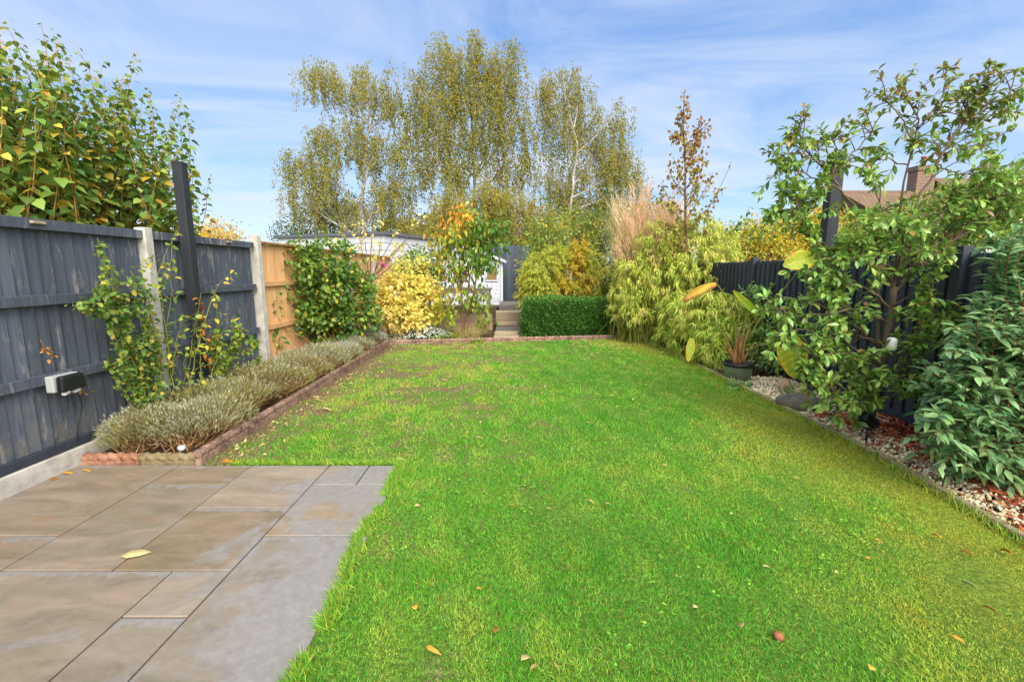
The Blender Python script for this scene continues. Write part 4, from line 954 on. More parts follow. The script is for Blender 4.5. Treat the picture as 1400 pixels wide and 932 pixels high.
bamboo(root, [blobB(880,400,36,34,9.5,.4), blobB(870,425,24,20,9.4,.3), blobB(915,385,36,32,9.3,.5), blobB(955,370,40,36,9.2,.5), blobB(990,370,30,40,9.0,.4), blobB(900,350,28,24,9.7,.4), blobB(940,335,40,22,9.6,.4), blobB(985,335,24,20,9.5,.4), blobB(900,322,30,22,9.7,.4), blobB(955,315,34,22,9.5,.4), blobB(868,372,26,30,9.7,.4), blobB(850,400,18,22,9.8,.3), blobB(858,365,22,26,10.2,.35), blobB(848,425,16,18,9.8,.3)],
       [130, 60, 125, 140, 100, 80, 95, 55, 70, 80, 70, 40, 55, 36], 11, .13, .023, (0, .6), [((2.9+.1*k, 9.4, 0), P(840+14*k, 300-8*(k % 3), 9.5)) for k in range(4)])
# plume grass
def plume(root_loc, label, tips, Y, base, n, tint):
    root = thing('plume_grass', root_loc, label, 'ornamental grass'); mb = MB(); pl = MB()
    for k in range(n):
        u = rng.uniform(tips[0], tips[1]); v = rng.uniform(tips[2], tips[3])+abs(u-(tips[0]+tips[1])/2)*.9
        e = P(u, v, Y+rng.normal(0, .15)); b = np.array(base)+rng.normal(0, .12, 3)*[1, 1, 0]
        q = curve(b, e, .02, rng.uniform(-.05, .05), 7); mb.tube(q, np.linspace(.004, .0015, 7), 3, False, tint=rng.uniform(.4, 1))
        m_ = 34; t = rng.uniform(.45, .999, m_); p, tg = along(q, t)
        pl.leaves(p+rng.normal(0, .02, p.shape), tg+rng.normal(0, .22, (m_, 3)), rng.uniform(.08, .22, m_), .009, BLADE, 0, .2, np.clip(tint+rng.normal(0, .2, m_)+(.75-t)*.9, 0, 1), rng.normal(size=(m_, 3)))
    mb.build('stalks', LF['plume'], root); pl.build('plumes', LF['plume'], root)
plume((2.75, 10.4, 0), 'tall pinkish plume grass right of the golden conifer', (836, 916, 240, 335), 10.2, (2.95, 10.2, .1), 300, .12)
plume((2.3, 10.5, 0), 'arching green-gold grass stems left of the pink plume', (828, 850, 250, 330), 10.3, (2.7, 10.3, .1), 26, .8)
plume((3.6, 9.9, 0), 'shorter pinkish grass plume behind the pale bamboo', (892, 948, 258, 325), 9.9, (3.6, 9.9, .2), 170, .14)
plume((3.9, 9.6, 0), 'golden feathery grass at the foot of the slim tree', (955, 985, 300, 335), 9.8, (4.2, 9.8, .2), 40, .6)

# slim upright tree with copper leaves
def slim():
    root = thing('slim_tree', (3.55, 9.2, 0), 'slim upright tree with sparse coppery leaves above the bamboo', 'tree')
    st = MB(); lv = MB(); Y = 9.2; b0 = P(940, 372, Y); b0 = np.array([b0[0], Y, 0])
    tr = np.array([b0, P(938, 340, Y), P(937, 280, Y), P(937, 220, Y), P(934, 170, Y), P(936, 122, Y)]); q, _ = along(tr, np.linspace(0, .9999, 22)); st.tube(q, np.linspace(.034, .005, 22), 7)
    br = [((937,310),(905,250)),((938,320),(985,255)),((937,300),(975,235)),((938,325),(978,300)),((937,290),(900,270)),((937,280),(965,215)),((937,260),(962,200)),((936,240),(955,180)),((935,220),(970,165)),((935,215),(960,160)),
          ((934,200),(928,150)),((937,270),(912,225)),((937,310),(895,300)),((935,190),(916,182)),((938,315),(960,290)),((937,250),(920,215)),((934,165),(942,150)),((938,320),(915,310)),((936,230),(950,215)),((937,285),(955,250))]
    for (a, e) in br:
        A_ = P(*a, Y); E_ = P(*e, Y+rng.uniform(-.5, .5)); c = curve(A_, E_, -.08, rng.uniform(-.05, .05), 8, .03); st.tube(c, np.linspace(.012, .003, 8), 5, False)
        n = int(20+45*np.linalg.norm(E_-A_)); p, tg = along(c, rng.uniform(.25, .999, n)); p = p+rng.normal(0, .05, p.shape)
        lv.leaves(p, rnd_dir(n)*.8-[0, 0, .6], .075*rng.uniform(.7, 1.2, n), .058, LEAF8, .15, .2, np.clip(rng.uniform(.1, .8, n)-.35*np.clip((p[:, 2]-3.0)/1.4, -.5, 1), 0, 1), None, .6)
    p, tg = along(q, rng.uniform(.55, .999, 110)); lv.leaves(p+rng.normal(0, .05, p.shape), rnd_dir(110)-[0, 0, .5], .07, .05, LEAF8, .15, .2, rng.uniform(0, .6, 110))
    for e in ((1000, 222),):
        c = curve(P(985, 255, Y), P(*e, Y), 0, .03, 5); st.tube(c, .004, 4); p, tg = along(c, np.array([.8, .9, .99])); lv.leaves(p, rnd_dir(3)-[0, 0, .5], .07, .05, LEAF8)
    st.build('trunk', M['bark_red'], root, smooth=True); lv.build('crown', LF['copper'], root, smooth=True)
slim()

# ================================================================= RIGHT SIDE NEAR
# green glazed pot with bird-of-paradise plant
pc = np.array([3.12, 6.15, 0])
root = thing('plant_pot', tuple(pc), 'green glazed pot with dark rim holding the paddle leaved plant', 'pot')
mb = MB(); mb.lathe([(0,.01),(.125,.01),(.15,.02),(.175,.12),(.185,.2),(.183,.215)], pc, 32)
n_ = NT('green_glaze'); M['glaze'] = n_.finish(n_.ramp(n_.noise(5, None, 5), [(.3, '#4c5a44'), (.7, '#718064')]), .35, spec=.5)
mb.build('pot_body', M['glaze'], root, smooth=True)
mb = MB(); mb.lathe([(.178,.205),(.2,.215),(.203,.24),(.195,.255),(.175,.255),(.168,.235),(.0,.225)], pc, 32); mb.build('rim', M['black_plastic'], root, smooth=True)
root = thing('paddle_plant', tuple(pc+[0, 0, .23]), 'paddle leaved tropical plant with orange stalks in green pot', 'plant')
Yp = 6.15; b0 = pc+[0, 0, .23]
st = MB()
for k in range(22):
    a = rng.uniform(0, 6.28); o_ = rng.uniform(.03, .22); st.tube(curve(b0+[.05*math.cos(a), .04*math.sin(a), 0], b0+[o_*math.cos(a), o_*.7*math.sin(a), rng.uniform(.2, .52)], .10, .05, 7, .05), np.linspace(.017, .003, 7), 6)
st.build('stalk_bases', M['orange_stem'], root, smooth=True)
def paddle(tipbase, tip, W, stalk_from, tint, bend=.25, normal=(0, -1, .25), lab=None, mid=None, curl=.18):
    s_ = MB(); q = curve(stalk_from, tipbase, .08, .0, 9) if mid is None else np.vstack([curve(stalk_from, mid, .1, 0, 6), curve(mid, tipbase, .05, 0, 6)[1:]])
    s_.tube(q, np.linspace(.013, .006, len(q)), 6); stalk = s_.build('leaf_stalk', M['green_stem'], root, smooth=True)
    K, S = 30, 13; tipbase = np.asarray(tipbase, float); tip = np.asarray(tip, float); d = unit(tip-tipbase); L = np.linalg.norm(tip-tipbase)
    nn = np.asarray(normal, float); nn = unit(nn-d*np.dot(nn, d)); sd = np.cross(d, nn)
    V = []; T = []
    for i in range(K):
        t = i/(K-1); w = W*(max(0, math.sin(math.pi*min(1, t*.93+.05)))**.55)*(1-.15*t)
        for j in range(S):
            c = (j/(S-1)-.5)*2
            V.append(tipbase+d*L*t+sd*c*w/2+nn*(curl*W*(abs(c)**1.5)*.5-bend*L*t*t+.004*math.sin(t*46-abs(c)*5)))
            T.append(tint+.02*math.sin(t*46-abs(c)*9)+.06*math.sin(t*7+c*4)-(.9*max(0, abs(c)-.62+.12*math.sin(t*11+c))*2.2*(.35+.65*t))-.5*max(0, t-.88)*6-(.16 if abs(c) < .05 else 0))
    F_ = [[i*S+j, i*S+j+1, (i+1)*S+j+1, (i+1)*S+j] for i in range(K-1) for j in range(S-1)]
    lf = MB(); lf.add(V, [np.array(F_)], np.clip(T, 0, 1)); o = lf.build('leaf_blade', LF['paddle'], root, smooth=True)
    sm = o.modifiers.new('thick', 'SOLIDIFY'); sm.thickness = .003
paddle(P(1075, 458, 5.6), P(1090, 517, 5.45), .40, b0+[.06, -.03, .15], .78, .05, (-.1, -1, .7), mid=P(1052, 470, 5.9))
paddle(P(1112, 352, 5.7), P(1074, 362, 5.6), .28, b0+[.05, 0, .2], .72, .1, (-.2, -1, .3), mid=P(1072, 395, 5.9))
paddle(P(978, 386, 6.2), P(938, 392, 6.0), .2, b0+[-.05, 0, .2], .25, .35, (0, -.35, 1), mid=P(1000, 420, 6.15), curl=-.4)
paddle(P(1036, 430, 6.1), P(1004, 398, 6.0), .10, b0+[0, 0, .2], .9, .05, (-.6, -.6, .5))
paddle(P(1050, 470, 6.3), P(1066, 480, 6.6), .2, b0+[.02, .05, .2], .85, .2, (0, -1, .2))
paddle(P(946, 462, 6.6), P(941, 494, 6.5), .13, b0+[-.06, 0, .1], .7, .05, (-.2, -1, .1), mid=P(975, 440, 6.4))
# shrub between bamboo and fence, behind pot
root = thing('green_shrub', (3.55, 6.7, 0), 'small leafy shrub between the bamboo and right fence', 'shrub')
st = MB(); lv = MB(); clump_leaves(lv, [blobB(1045,408,26,16,6.9,.25), blobB(1060,440,24,22,6.6,.25), blobB(1030,470,24,22,6.8,.2), blobB(1065,490,16,18,6.3,.2), blobB(1085,440,14,30,6.2,.2)], [40, 34, 26, 18, 18], 12, .05, .085, .035, LEAF8, .8, .2, .7, (.25, .85), .4, stems=st, root=np.array([3.6, 6.6, 0]))
st.build('stems', M['bark_grey'], root); lv.build('foliage', LF['glossy'], root, smooth=True)
tuft(2.98, 5.8, .25, .12, LF['laurel'], 'low grey-green ground plant at the foot of the pot', n=160, w=.03, lean=1.5)
tuft(3.45, 5.3, .25, .2, LF['laurel'], 'small leafy plant between boulder and pot', n=130, w=.03, lean=1.2)

# rocks
def rock(c, sx, sy, sz, label, mat='stone', name='boulder'):
    K, S = 9, 14; mb = MB(); V = []
    ph0 = rng.uniform(0, 6, 4)
    for i in range(K):
        th = math.pi*i/(K-1)*.98+.01
        for j in range(S):
            a = 2*math.pi*j/S; d = np.array([math.sin(th)*math.cos(a), math.sin(th)*math.sin(a), math.cos(th)])
            k = 1+.09*math.sin(3*a+ph0[0])*math.sin(th)+.07*math.sin(4*th+ph0[1]+2*a)+.05*math.sin(7*a+5*th+ph0[2])
            V.append(np.array(c)+d*k*[sx, sy, sz])
    F_ = [[i*S+j, (i+1)*S+j, (i+1)*S+(j+1) % S, i*S+(j+1) % S] for i in range(K-1) for j in range(S)]
    mb.add(V, [np.array(F_)]); return tag(mb.build(name, M[mat], smooth=True), label, 'rock')
rock((3.14, 4.82, .07), .22, .15, .11, 'smooth grey boulder resting on the white pebbles')
M['pinkstone'] = bark_mat('pink_stone', '#9a6f58', '#c79f88', 14)
rock((3.38, 5.15, .06), .09, .07, .1, 'small pinkish stone beneath the big paddle leaf', 'pinkstone', 'stone')
rock((3.4, 5.5, .06), .07, .06, .12, 'upright pale pink stone behind the grey boulder', 'pinkstone', 'stone')
rock((-2.63, 3.45, .105), .03, .024, .024, 'small white stone on the mossy edging tile', 'white', 'stone')

# garden spotlight
sp = np.array([3.14, 3.86, 0])
root = thing('garden_spotlight', tuple(sp), 'black spike spotlight standing in the pebbles by the trunk', 'spotlight')
mb = MB(); mb.tube([sp+[-.02, -.03, .0], sp+[-.01, -.02, .08], sp+[0, 0, .15]], [.008, .011, .011], 8); mb.build('spike', M['black_plastic'], root, smooth=True)
ax = unit(np.array([-.75, .2, .45])); a1 = unit(np.cross(ax, [0, 0, 1])); a2 = np.cross(ax, a1); Mx = np.stack([a1, a2, ax], 1)
mb = MB(); mb.lathe([(0,-.07),(.03,-.068),(.045,-.04),(.05,0),(.058,.05),(.062,.075),(.055,.08),(.05,.055),(0,.05)], sp+[.02, 0, .19], 20, M=Mx); mb.build('lamp_head', M['black_plastic'], root, smooth=True)
mb = MB(); mb.beam(sp+[0, -.055, .13], sp+[0, .055, .13], .02, .012); mb.build('bracket', M['black_plastic'], root, bevel=.003)

# large branching evergreen shrub
def big_shrub():
    root = thing('branching_shrub', (3.38, 4.15, 0), 'open branching evergreen shrub with oval leaves at the right fence', 'shrub')
    st = MB(); lv = MB(); base = np.array([3.38, 4.15, 0]); Y = 4.15
    lower = P(1205, 500, Y); fork = P(1222, 392, Y)
    st.tube(np.vstack([curve(base, lower, 0, .03, 6, .02), curve(lower, fork, 0, -.03, 7, .02)[1:]]), np.linspace(.042, .028, 12), 8)
    st.tube(curve(base+[.03, .1, 0], P(1198, 390, Y+.2), 0, .05, 9, .02), np.linspace(.03, .018, 9), 7)
    f1 = fork
    limbs = [  # (polyline pixels), depth offset, leaf start
     ([(1222,392),(1245,300),(1275,235),(1310,175),(1345,125)],-.1,.45),([(1275,235),(1320,165),(1375,130),(1398,115)],-.2,.2),([(1310,175),(1330,120),(1362,95)],.05,.2),
     ([(1222,392),(1225,330),(1236,235),(1262,170),(1225,110)],.15,.45),([(1262,170),(1290,130),(1290,92)],.1,.2),([(1250,190),(1215,140),(1212,135)],.1,.2),([(1262,165),(1300,150),(1330,130)],0,.2),
     ([(1222,392),(1175,290),(1140,245),(1100,205),(1093,172)],.05,.4),([(1140,245),(1130,205),(1142,180)],.05,.1),([(1140,245),(1170,205),(1195,178)],.05,.1),([(1150,260),(1100,235),(1070,250)],.05,.2),([(1120,225),(1085,205),(1072,228)],0,.2),
     ([(1222,392),(1180,355),(1130,340),(1100,320),(1085,265)],-.15,.5),([(1130,340),(1098,300),(1060,282)],-.15,.3),([(1100,318),(1105,285),(1125,262)],-.1,.2),
     ([(1222,400),(1270,355),(1310,325),(1345,285)],-.1,.2),([(1270,355),(1320,345),(1370,325)],-.15,.1),([(1310,325),(1350,300),(1395,280)],-.1,.1),
     ([(1222,392),(1210,330),(1185,300)],0,.3),([(1222,392),(1240,345),(1265,310)],-.2,.3),([(1222,392),(1200,350),(1160,320)],-.25,.3),([(1222,392),(1250,360),(1300,360)],-.25,.2),
     ([(1215,420),(1180,390),(1135,385),(1110,400)],-.2,.25),([(1210,440),(1170,420),(1130,430),(1100,430)],-.25,.25),([(1205,480),(1165,440),(1110,410),(1060,430)],-.15,.3),([(1205,500),(1160,470),(1100,450),(1060,460)],-.2,.3),
     ([(1205,530),(1165,500),(1130,520)],-.3,.2),([(1205,540),(1170,530),(1125,545)],-.35,.2),([(1205,520),(1240,480),(1265,440)],-.3,.2),([(1205,530),(1235,500),(1250,470)],-.35,.2),([(1205,545),(1190,520),(1180,495)],-.35,.2),([(1205,530),(1230,520),(1250,530)],-.25,.2),
     ([(1215,420),(1250,400),(1290,410)],-.2,.2),([(1240,350),(1210,300),(1190,240)],.1,.4),([(1290,210),(1330,200),(1365,190)],-.1,.2),([(1280,225),(1310,240),(1350,235)],-.2,.2),([(1270,345),(1330,290),(1380,300)],.1,.1),
     ([(1300,190),(1345,165),(1380,160)],.1,.2),([(1240,225),(1205,215),(1185,230)],.15,.2),([(1222,370),(1160,350),(1130,375)],-.3,.3),([(1222,370),(1190,345),(1170,355)],-.4,.2),([(1222,380),(1235,330),(1225,300)],-.35,.3),([(1222,430),(1262,425),(1300,440)],-.3,.3),([(1270,345),(1310,285),(1335,255)],.05,.2),([(1310,325),(1360,270),(1392,255)],.0,.1),([(1250,300),(1290,285),(1310,265)],.0,.1),([(1270,350),(1335,310),(1370,262)],-.1,.2),([(1345,290),(1375,300),(1400,310)],-.05,.1),([(1215,450),(1262,455),(1285,470)],-.35,.3),([(1205,500),(1240,520),(1262,545)],-.3,.3),([(1205,540),(1150,540),(1112,520)],-.35,.3),([(1205,560),(1165,560),(1140,555)],-.35,.3),([(1205,500),(1150,480),(1110,490)],-.35,.4),([(1210,470),(1160,455),(1140,440)],-.3,.3)]
    for poly, dy, ls in limbs:
        pts = np.array([P(u, v, Y+dy*min(1, 2*i/len(poly))) for i, (u, v) in enumerate(poly)]); L = np.linalg.norm(np.diff(pts, axis=0), axis=1).sum()
        q, _ = along(pts, np.linspace(0, .9999, 14)); q[1:-1] = (q[:-2]+q[1:-1]*2+q[2:])/4; q[1:-1] += rng.normal(0, .008, (12, 3))
        r0 = .013 if L > .9 else .007
        st.tube(q, np.linspace(r0, .004, 14), 6, False)
        tw = [q[9:]]
        nt = int(4+L*8.5)
        for k in range(nt):
            t = rng.uniform(ls, .98); a, tg = along(q, np.array([t])); d = unit(tg[0]*.6+rng.normal(0, .75, 3)+[0, 0, .25]); e = a[0]+d*rng.uniform(.1, .3)
            c = curve(a[0], e, .06, rng.uniform(-.1, .1), 6, .04); st.tube(c, np.linspace(.005, .002, 6), 4, False); tw.append(c)
        for c in tw:
            hi = np.clip((c[-1][2]-2.3)/.9, 0, 1)
            Lc = np.linalg.norm(c[-1]-c[0]); n = int(5+Lc*21*(1-.55*hi)); t = rng.uniform(.25, .98, n); p, tg = along(c, t)
            sz = .086-.018*hi
            rd = rnd_dir(n); d = tg*.55+rd*.8+[0, 0, -.05]
            tn = np.clip(rng.normal(.54, .14, n), .3, 1); ol = rng.uniform(0, 1, n) < .12+.75*hi; tn[ol] = rng.uniform(.14, .3, ol.sum()); yl = rng.uniform(0, 1, n) < .05+.2*hi; tn[yl] = rng.uniform(0, .15, yl.sum())
            lv.leaves(p, d, sz*rng.uniform(.7, 1.2, n), sz*.42*rng.uniform(.85, 1.15, n), OVAL, .16, .38, tn, None, .4)
            m_ = 5 if hi < .3 else 3; d = tg[-1]*.6+rnd_dir(m_)*.8; lv.leaves(np.repeat(c[-1][None], m_, 0), d, sz*rng.uniform(.7, 1.1, m_), sz*.41, OVAL, .16, .2, np.clip(rng.normal(.46, .12, m_)-.25*hi, .1, 1), None, .4)
    st.build('branches', M['bark_grey'], root, smooth=True); lv.build('foliage', LF['glossy'], root, smooth=True)
big_shrub()
# white hanging tag
tp = P(1219, 470, 3.85)
root = thing('hanging_feeder', tuple(tp), 'small white plastic feeder hanging in the branching shrub', 'feeder')
mb = MB(); mb.lathe([(0,-.055),(.03,-.055),(.036,-.04),(.038,.03),(.03,.05),(.012,.056),(0,.058)], tp, 16); mb.build('jar', M['white_plastic'], root, smooth=True)
mb = MB(); mb.tube([tp+[0, 0, .055], tp+[.01, .0, .12], tp+[0, .02, .2]], .002, 5); mb.build('hanger', M['black_plastic'], root)

# bluish laurel in the right foreground
def laurel():
    root = thing('laurel_bush', (3.35, 3.0, 0), 'dense blue-green laurel bush at the right edge of the photo', 'shrub')
    st = MB(); lv = MB(); base = np.array([3.42, 3.05, 0])
    ends = []
    for k in range(330):
        v = rng.uniform(300, 668); lo = np.interp(v, [290, 350, 400, 430, 470, 520, 560, 600, 650, 680], [1395, 1370, 1345, 1325, 1300, 1255, 1250, 1262, 1300, 1350])
        u = lo+abs(rng.normal(0, 1))*85+5; ends.append((u, v))
    for (u, v) in ends:
        Yd = rng.uniform(2.75, 3.35)+(.25 if v < 420 else 0); e = P(u, v, Yd)
        if e[0] > 4.9: continue
        e[2] = max(e[2], .16)
        a = base+np.array([rng.uniform(-.1, .35), rng.uniform(-.15, .2), min(e[2]*.45, .9)*rng.uniform(.4, 1)])
        e0 = e
        c = curve(a, e0, .1, rng.uniform(-.08, .08), 10, .02); st.tube(c, np.linspace(.010, .003, 10), 5, False)
        L = np.linalg.norm(e0-a); n = int(max(14, min(30, L*26))); t = np.linspace(max(.1, 1-.62/L), .995, n); p, tg = along(c, np.clip(t, 0, .999))
        sd = unit(np.cross(tg, [0, 0, 1])); sg = np.where(np.arange(n) % 2 == 0, 1, -1)[:, None]
        d = tg*.7+sd*sg*.75+rng.normal(0, .28, (n, 3))+[0, 0, .05]
        sz = .092*rng.uniform(.65, 1.2, n)*np.interp(t, [.4, .9, 1], [1, .9, .6])
        tn = np.clip(rng.normal(.55, .18, n), 0.05, 1)
        lv.leaves(p, d, sz, sz*.37, LEAF8, .16, .35, tn, None, .35)
        for q in range(2):
            m_ = 10; a2, tg2 = along(c, np.array([rng.uniform(.45, .85)])); e2 = a2[0]+unit(tg2[0]+rng.normal(0, .6, 3))*rng.uniform(.15, .28); c2 = curve(a2[0], e2, .06, 0, 5); st.tube(c2, .003, 4, False)
            p, tg = along(c2, np.linspace(.2, .99, m_)); sd = unit(np.cross(tg, [0, 0, 1])); sg = np.where(np.arange(m_) % 2 == 0, 1, -1)[:, None]
            lv.leaves(p, tg*.6+sd*sg*.7+rng.normal(0, .3, (m_, 3)), .095*rng.uniform(.7, 1.15, m_), .035, LEAF8, .16, .35, np.clip(rng.normal(.55, .18, m_), 0, 1), None, .35)
    st.build('branches', M['bark_red'], root, smooth=True); lv.build('foliage', LF['laurel'], root, smooth=True)
laurel()

# ================================================================= BEYOND THE GARDEN
def birch(label, base_u, Y, trunk, blobs, n_str, hang, seed, dens=1.0, tintc=.55, leafL=.105, name='birch_tree', mat='birch'):
    base = P(base_u, 372, Y); base[2] = 0
    root = thing(name, tuple(base), label, 'tree', 'birch trees beyond the garden end'); st = MB(); lv = MB()
    tr = np.array([base]+[P(u, v, Y) for u, v in trunk]); q, _ = along(tr, np.linspace(0, .9999, 24)); q[1:-1] += rng.normal(0, .03, (22, 3)); st.tube(q, np.linspace(.11, .02, 24), 7)
    for (c, r), ns in zip(blobs, n_str):
        i = int(np.argmin(np.linalg.norm(q-(c-[0, 0, r[2]*.9+.7]), axis=1))); i = min(i, 21)
        lim = curve(q[i], c+[0, 0, r[2]*.3], -.05, rng.uniform(-.08, .08), 9, .04); st.tube(lim, np.linspace(.05, .014, 9), 5, False)
        ns = int(ns*1.3); o = in_ell(ns, .25); s0 = c+o*r*[1, 1, .8]+[0, 0, r[2]*.25]
        # colour drifts from clump to clump
        ctr = s0[::5]; s0 = ctr[np.arange(ns) % len(ctr)]+rng.normal(0, .24, (ns, 3))*[1, 1, .6]
        for k in range(ns):
            if k % 3 == 0:
                a, _t = along(lim, np.array([rng.uniform(.3, .99)])); st.tube(curve(a[0], s0[k], .12, 0, 5, .04), np.linspace(.010, .003, 5), 4, False)
            ln = hang*rng.uniform(.4, 1.25); n = int(ln*34*dens)+4; t = rng.uniform(0, 1, n)
            sway = rng.normal(0, .14, 2)
            wd = .05+.05*(1-t); p = s0[k]+np.stack([sway[0]*t*ln+rng.normal(0, 1, n)*wd, sway[1]*t*ln+rng.normal(0, 1, n)*wd, -t*ln], -1)
            lv.leaves(p, rnd_dir(n)*.55-[0, 0, .9], leafL*rng.uniform(.6, 1.25, n), leafL*.6, DIAM, .2, .1, np.clip(tintc-.08+.2*rng.normal()*.6+rng.normal(0, .14, n), 0, 1), rng.normal(size=(n, 3)), 1)
    st.build('trunk', M['birch_bark'], root, smooth=True); lv.build('crown', LF[mat], root)
Yb = 24
birch('left birch with ragged weeping crown above the white outbuilding', 488, Yb, [(490,330),(497,240),(503,180),(506,140),(500,95)],
  [blobB(440,112,26,28,Yb,.9), blobB(475,115,30,28,Yb,.9), blobB(515,125,32,36,Yb,1.0), blobB(440,180,22,26,Yb,.9), blobB(478,195,36,34,Yb,1.2), blobB(405,225,26,22,Yb,.9), blobB(440,235,30,34,Yb,1.2), blobB(445,285,32,34,Yb,1.2), blobB(512,215,24,30,Yb,1), blobB(515,285,36,34,Yb,1.2), blobB(555,205,22,20,Yb,.9), blobB(400,270,24,30,Yb,.8), blobB(545,140,14,26,Yb,.6), blobB(540,255,26,26,Yb,1.0), blobB(580,235,22,24,Yb,.8)],
  [34, 42, 62, 36, 66, 36, 66, 66, 38, 72, 30, 28, 16, 40, 30], 1.4, 1)
birch('tallest central birch with long hanging curtains of leaves', 648, Yb+1, [(650,330),(648,240),(645,160),(640,100),(628,50)],
  [blobB(605,85,22,34,Yb,.9), blobB(640,75,34,28,Yb,1.0), blobB(685,80,26,30,Yb,1.0), blobB(600,140,40,30,Yb,1.3), blobB(650,130,40,40,Yb,1.3), blobB(695,130,26,36,Yb,1.0), blobB(570,110,18,16,Yb,.6), blobB(620,190,34,24,Yb,1.2), blobB(668,185,34,28,Yb,1.2), blobB(565,165,16,26,Yb,.8), blobB(715,170,20,34,Yb,.9), blobB(700,225,28,26,Yb,.9), blobB(612,232,30,20,Yb,.9)],
  [34, 64, 46, 50, 60, 36, 14, 44, 44, 22, 26, 34, 34], 2.5, 2)
birch('right birch with airy crown and white trunk showing', 775, Yb-.5, [(775,330),(783,250),(790,200),(775,150),(770,100)],
  [blobB(768,112,26,24,Yb,.9), blobB(748,140,22,30,Yb,.8), blobB(790,135,24,24,Yb,.9), blobB(770,180,40,34,Yb,1.2), blobB(840,165,26,26,Yb,.9), blobB(822,215,36,32,Yb,1.2), blobB(770,245,34,34,Yb,1.2), blobB(850,235,28,30,Yb,1.0), blobB(800,285,40,36,Yb,1.2), blobB(870,255,14,36,Yb,.6)],
  [40, 32, 34, 84, 44, 84, 90, 70, 110, 22], 1.7, 3, .85)
birch('low weeping birch directly behind the garden shed', 640, Yb-3, [(640,330),(640,290)],
  [blobB(625,280,34,30,Yb-3,1.2), blobB(590,315,34,26,Yb-3,1.2), blobB(660,315,36,28,Yb-3,1.2), blobB(700,290,36,36,Yb-3,1.2), blobB(715,320,30,28,Yb-3,1.0), blobB(675,265,24,18,Yb-3,.9), blobB(740,310,30,30,Yb-3,1.0)],
  [100, 90, 110, 120, 90, 50, 90], 1.3, 4, 1.0, .45)
def mass(name, label, cat, blobs, n, mat, base, leafL, leafW, tint=(.2, .9), trunk='bark_grey', per=16, spread=.22, shell=.45, group=None, tr=.012):
    root = thing(name, base, label, cat, group); st = MB(); lv = MB()
    clump_leaves(lv, blobs, n, per, spread, leafL, leafW, LEAF8 if leafL > .13 else DIAM, .7, .3, .9, tint, shell, stems=st, root=np.array(base, float), twig_r=tr, twig_frac=.3)
    st.build('trunk', M[trunk], root); lv.build('crown', LF[mat], root)
mass('background_shrub', 'light green shrubs behind the golden conifer', 'shrub', [blobB(745,330,26,30,15,.6), blobB(785,325,28,32,15,.6), blobB(825,335,26,36,15,.6), blobB(735,360,20,30,15,.5), blobB(860,345,24,34,15,.6)], [80, 90, 80, 50, 60], 'fresh', (2.2, 15, .3), .10, .06, (.05, .6))
mass('dark_tree', 'dark green bushy tree at the left birch foot', 'tree', [blobB(455,290,30,40,26,1.2), blobB(430,310,34,24,26,1.2), blobB(480,300,30,30,26,1.2), blobB(395,318,24,14,25,.8)], [90, 70, 70, 34], 'dark', (-9.8, 26, 0), .13, .09)
mass('background_tree', 'olive green trees filling the gap behind birch trunks', 'tree', [blobB(600,320,50,26,30,2), blobB(680,325,50,26,30,2), blobB(760,318,46,34,30,2), blobB(820,310,40,40,30,2), blobB(545,322,40,24,30,2), blobB(880,305,36,30,30,2)], [110, 120, 130, 130, 90, 80], 'birch', (0, 30, 0), .22, .15)
mass('autumn_tree', 'small orange-yellow tree showing over the left charcoal fence', 'tree', [blobB(300,322,24,16,20,.8), blobB(282,332,16,18,20,.7), blobB(318,330,14,12,20,.6)], [46, 30, 22], 'gold', (-12.6, 20, 0), .12, .085, (0, .5))
mass('yellow_hedge', 'sunlit yellow-green hedge beyond the right charcoal fence', 'hedge', [blobB(1030,330,26,26,11.5,.8), blobB(1065,322,30,26,11.5,.8), blobB(1100,318,30,30,11.2,.8), blobB(1140,322,34,34,11,.8), blobB(1010,340,16,20,11.5,.6), blobB(1055,345,30,20,10.8,.6), blobB(985,335,20,22,11.8,.6)], [110, 130, 130, 130, 60, 100, 70], 'gold', (6.8, 11.4, 0), .085, .055, (.2, .9), 'bark_red', 16, .12, tr=.008)
mass('yellow_hedge', 'yellow-green shrubs below the tiled roofs on the right', 'hedge', [blobB(1190,328,40,30,9.5,.7), blobB(1250,315,40,36,9.0,.7), blobB(1310,298,40,44,8.6,.7), blobB(1370,285,40,48,8.4,.7), blobB(1430,280,40,50,8.2,.7)], [120, 130, 130, 130, 90], 'fresh', (8.0, 9, 0), .085, .055, (.12, .75), 'bark_red', 16, .12, tr=.008)
# sprigs above the yellow hedge
root = thing('wispy_shrub', (6.0, 10.4, 0), 'wispy green sprigs poking up over the yellow hedge', 'shrub'); st = MB(); lv = MB()
for (u, v) in [(1025,282),(1033,300),(1010,300),(1048,292),(1003,305),(1062,296),(992,318)]:
    e = P(u, v, 10.4); c = curve(np.array([e[0]+rng.normal(0, .2), 10.4, .3]), e, .02, .05, 9, .02); st.tube(c, np.linspace(.012, .003, 9), 5, False)
    n = 26; p, tg = along(c, rng.uniform(.75, .999, n)); lv.leaves(p+rng.normal(0, .05, p.shape), rnd_dir(n)-[0, 0, .3], .09, .065, LEAF8, .1, .2, rng.uniform(.3, 1, n))
st.build('stems', M['bark_grey'], root); lv.build('foliage', LF['fresh'], root, smooth=True)

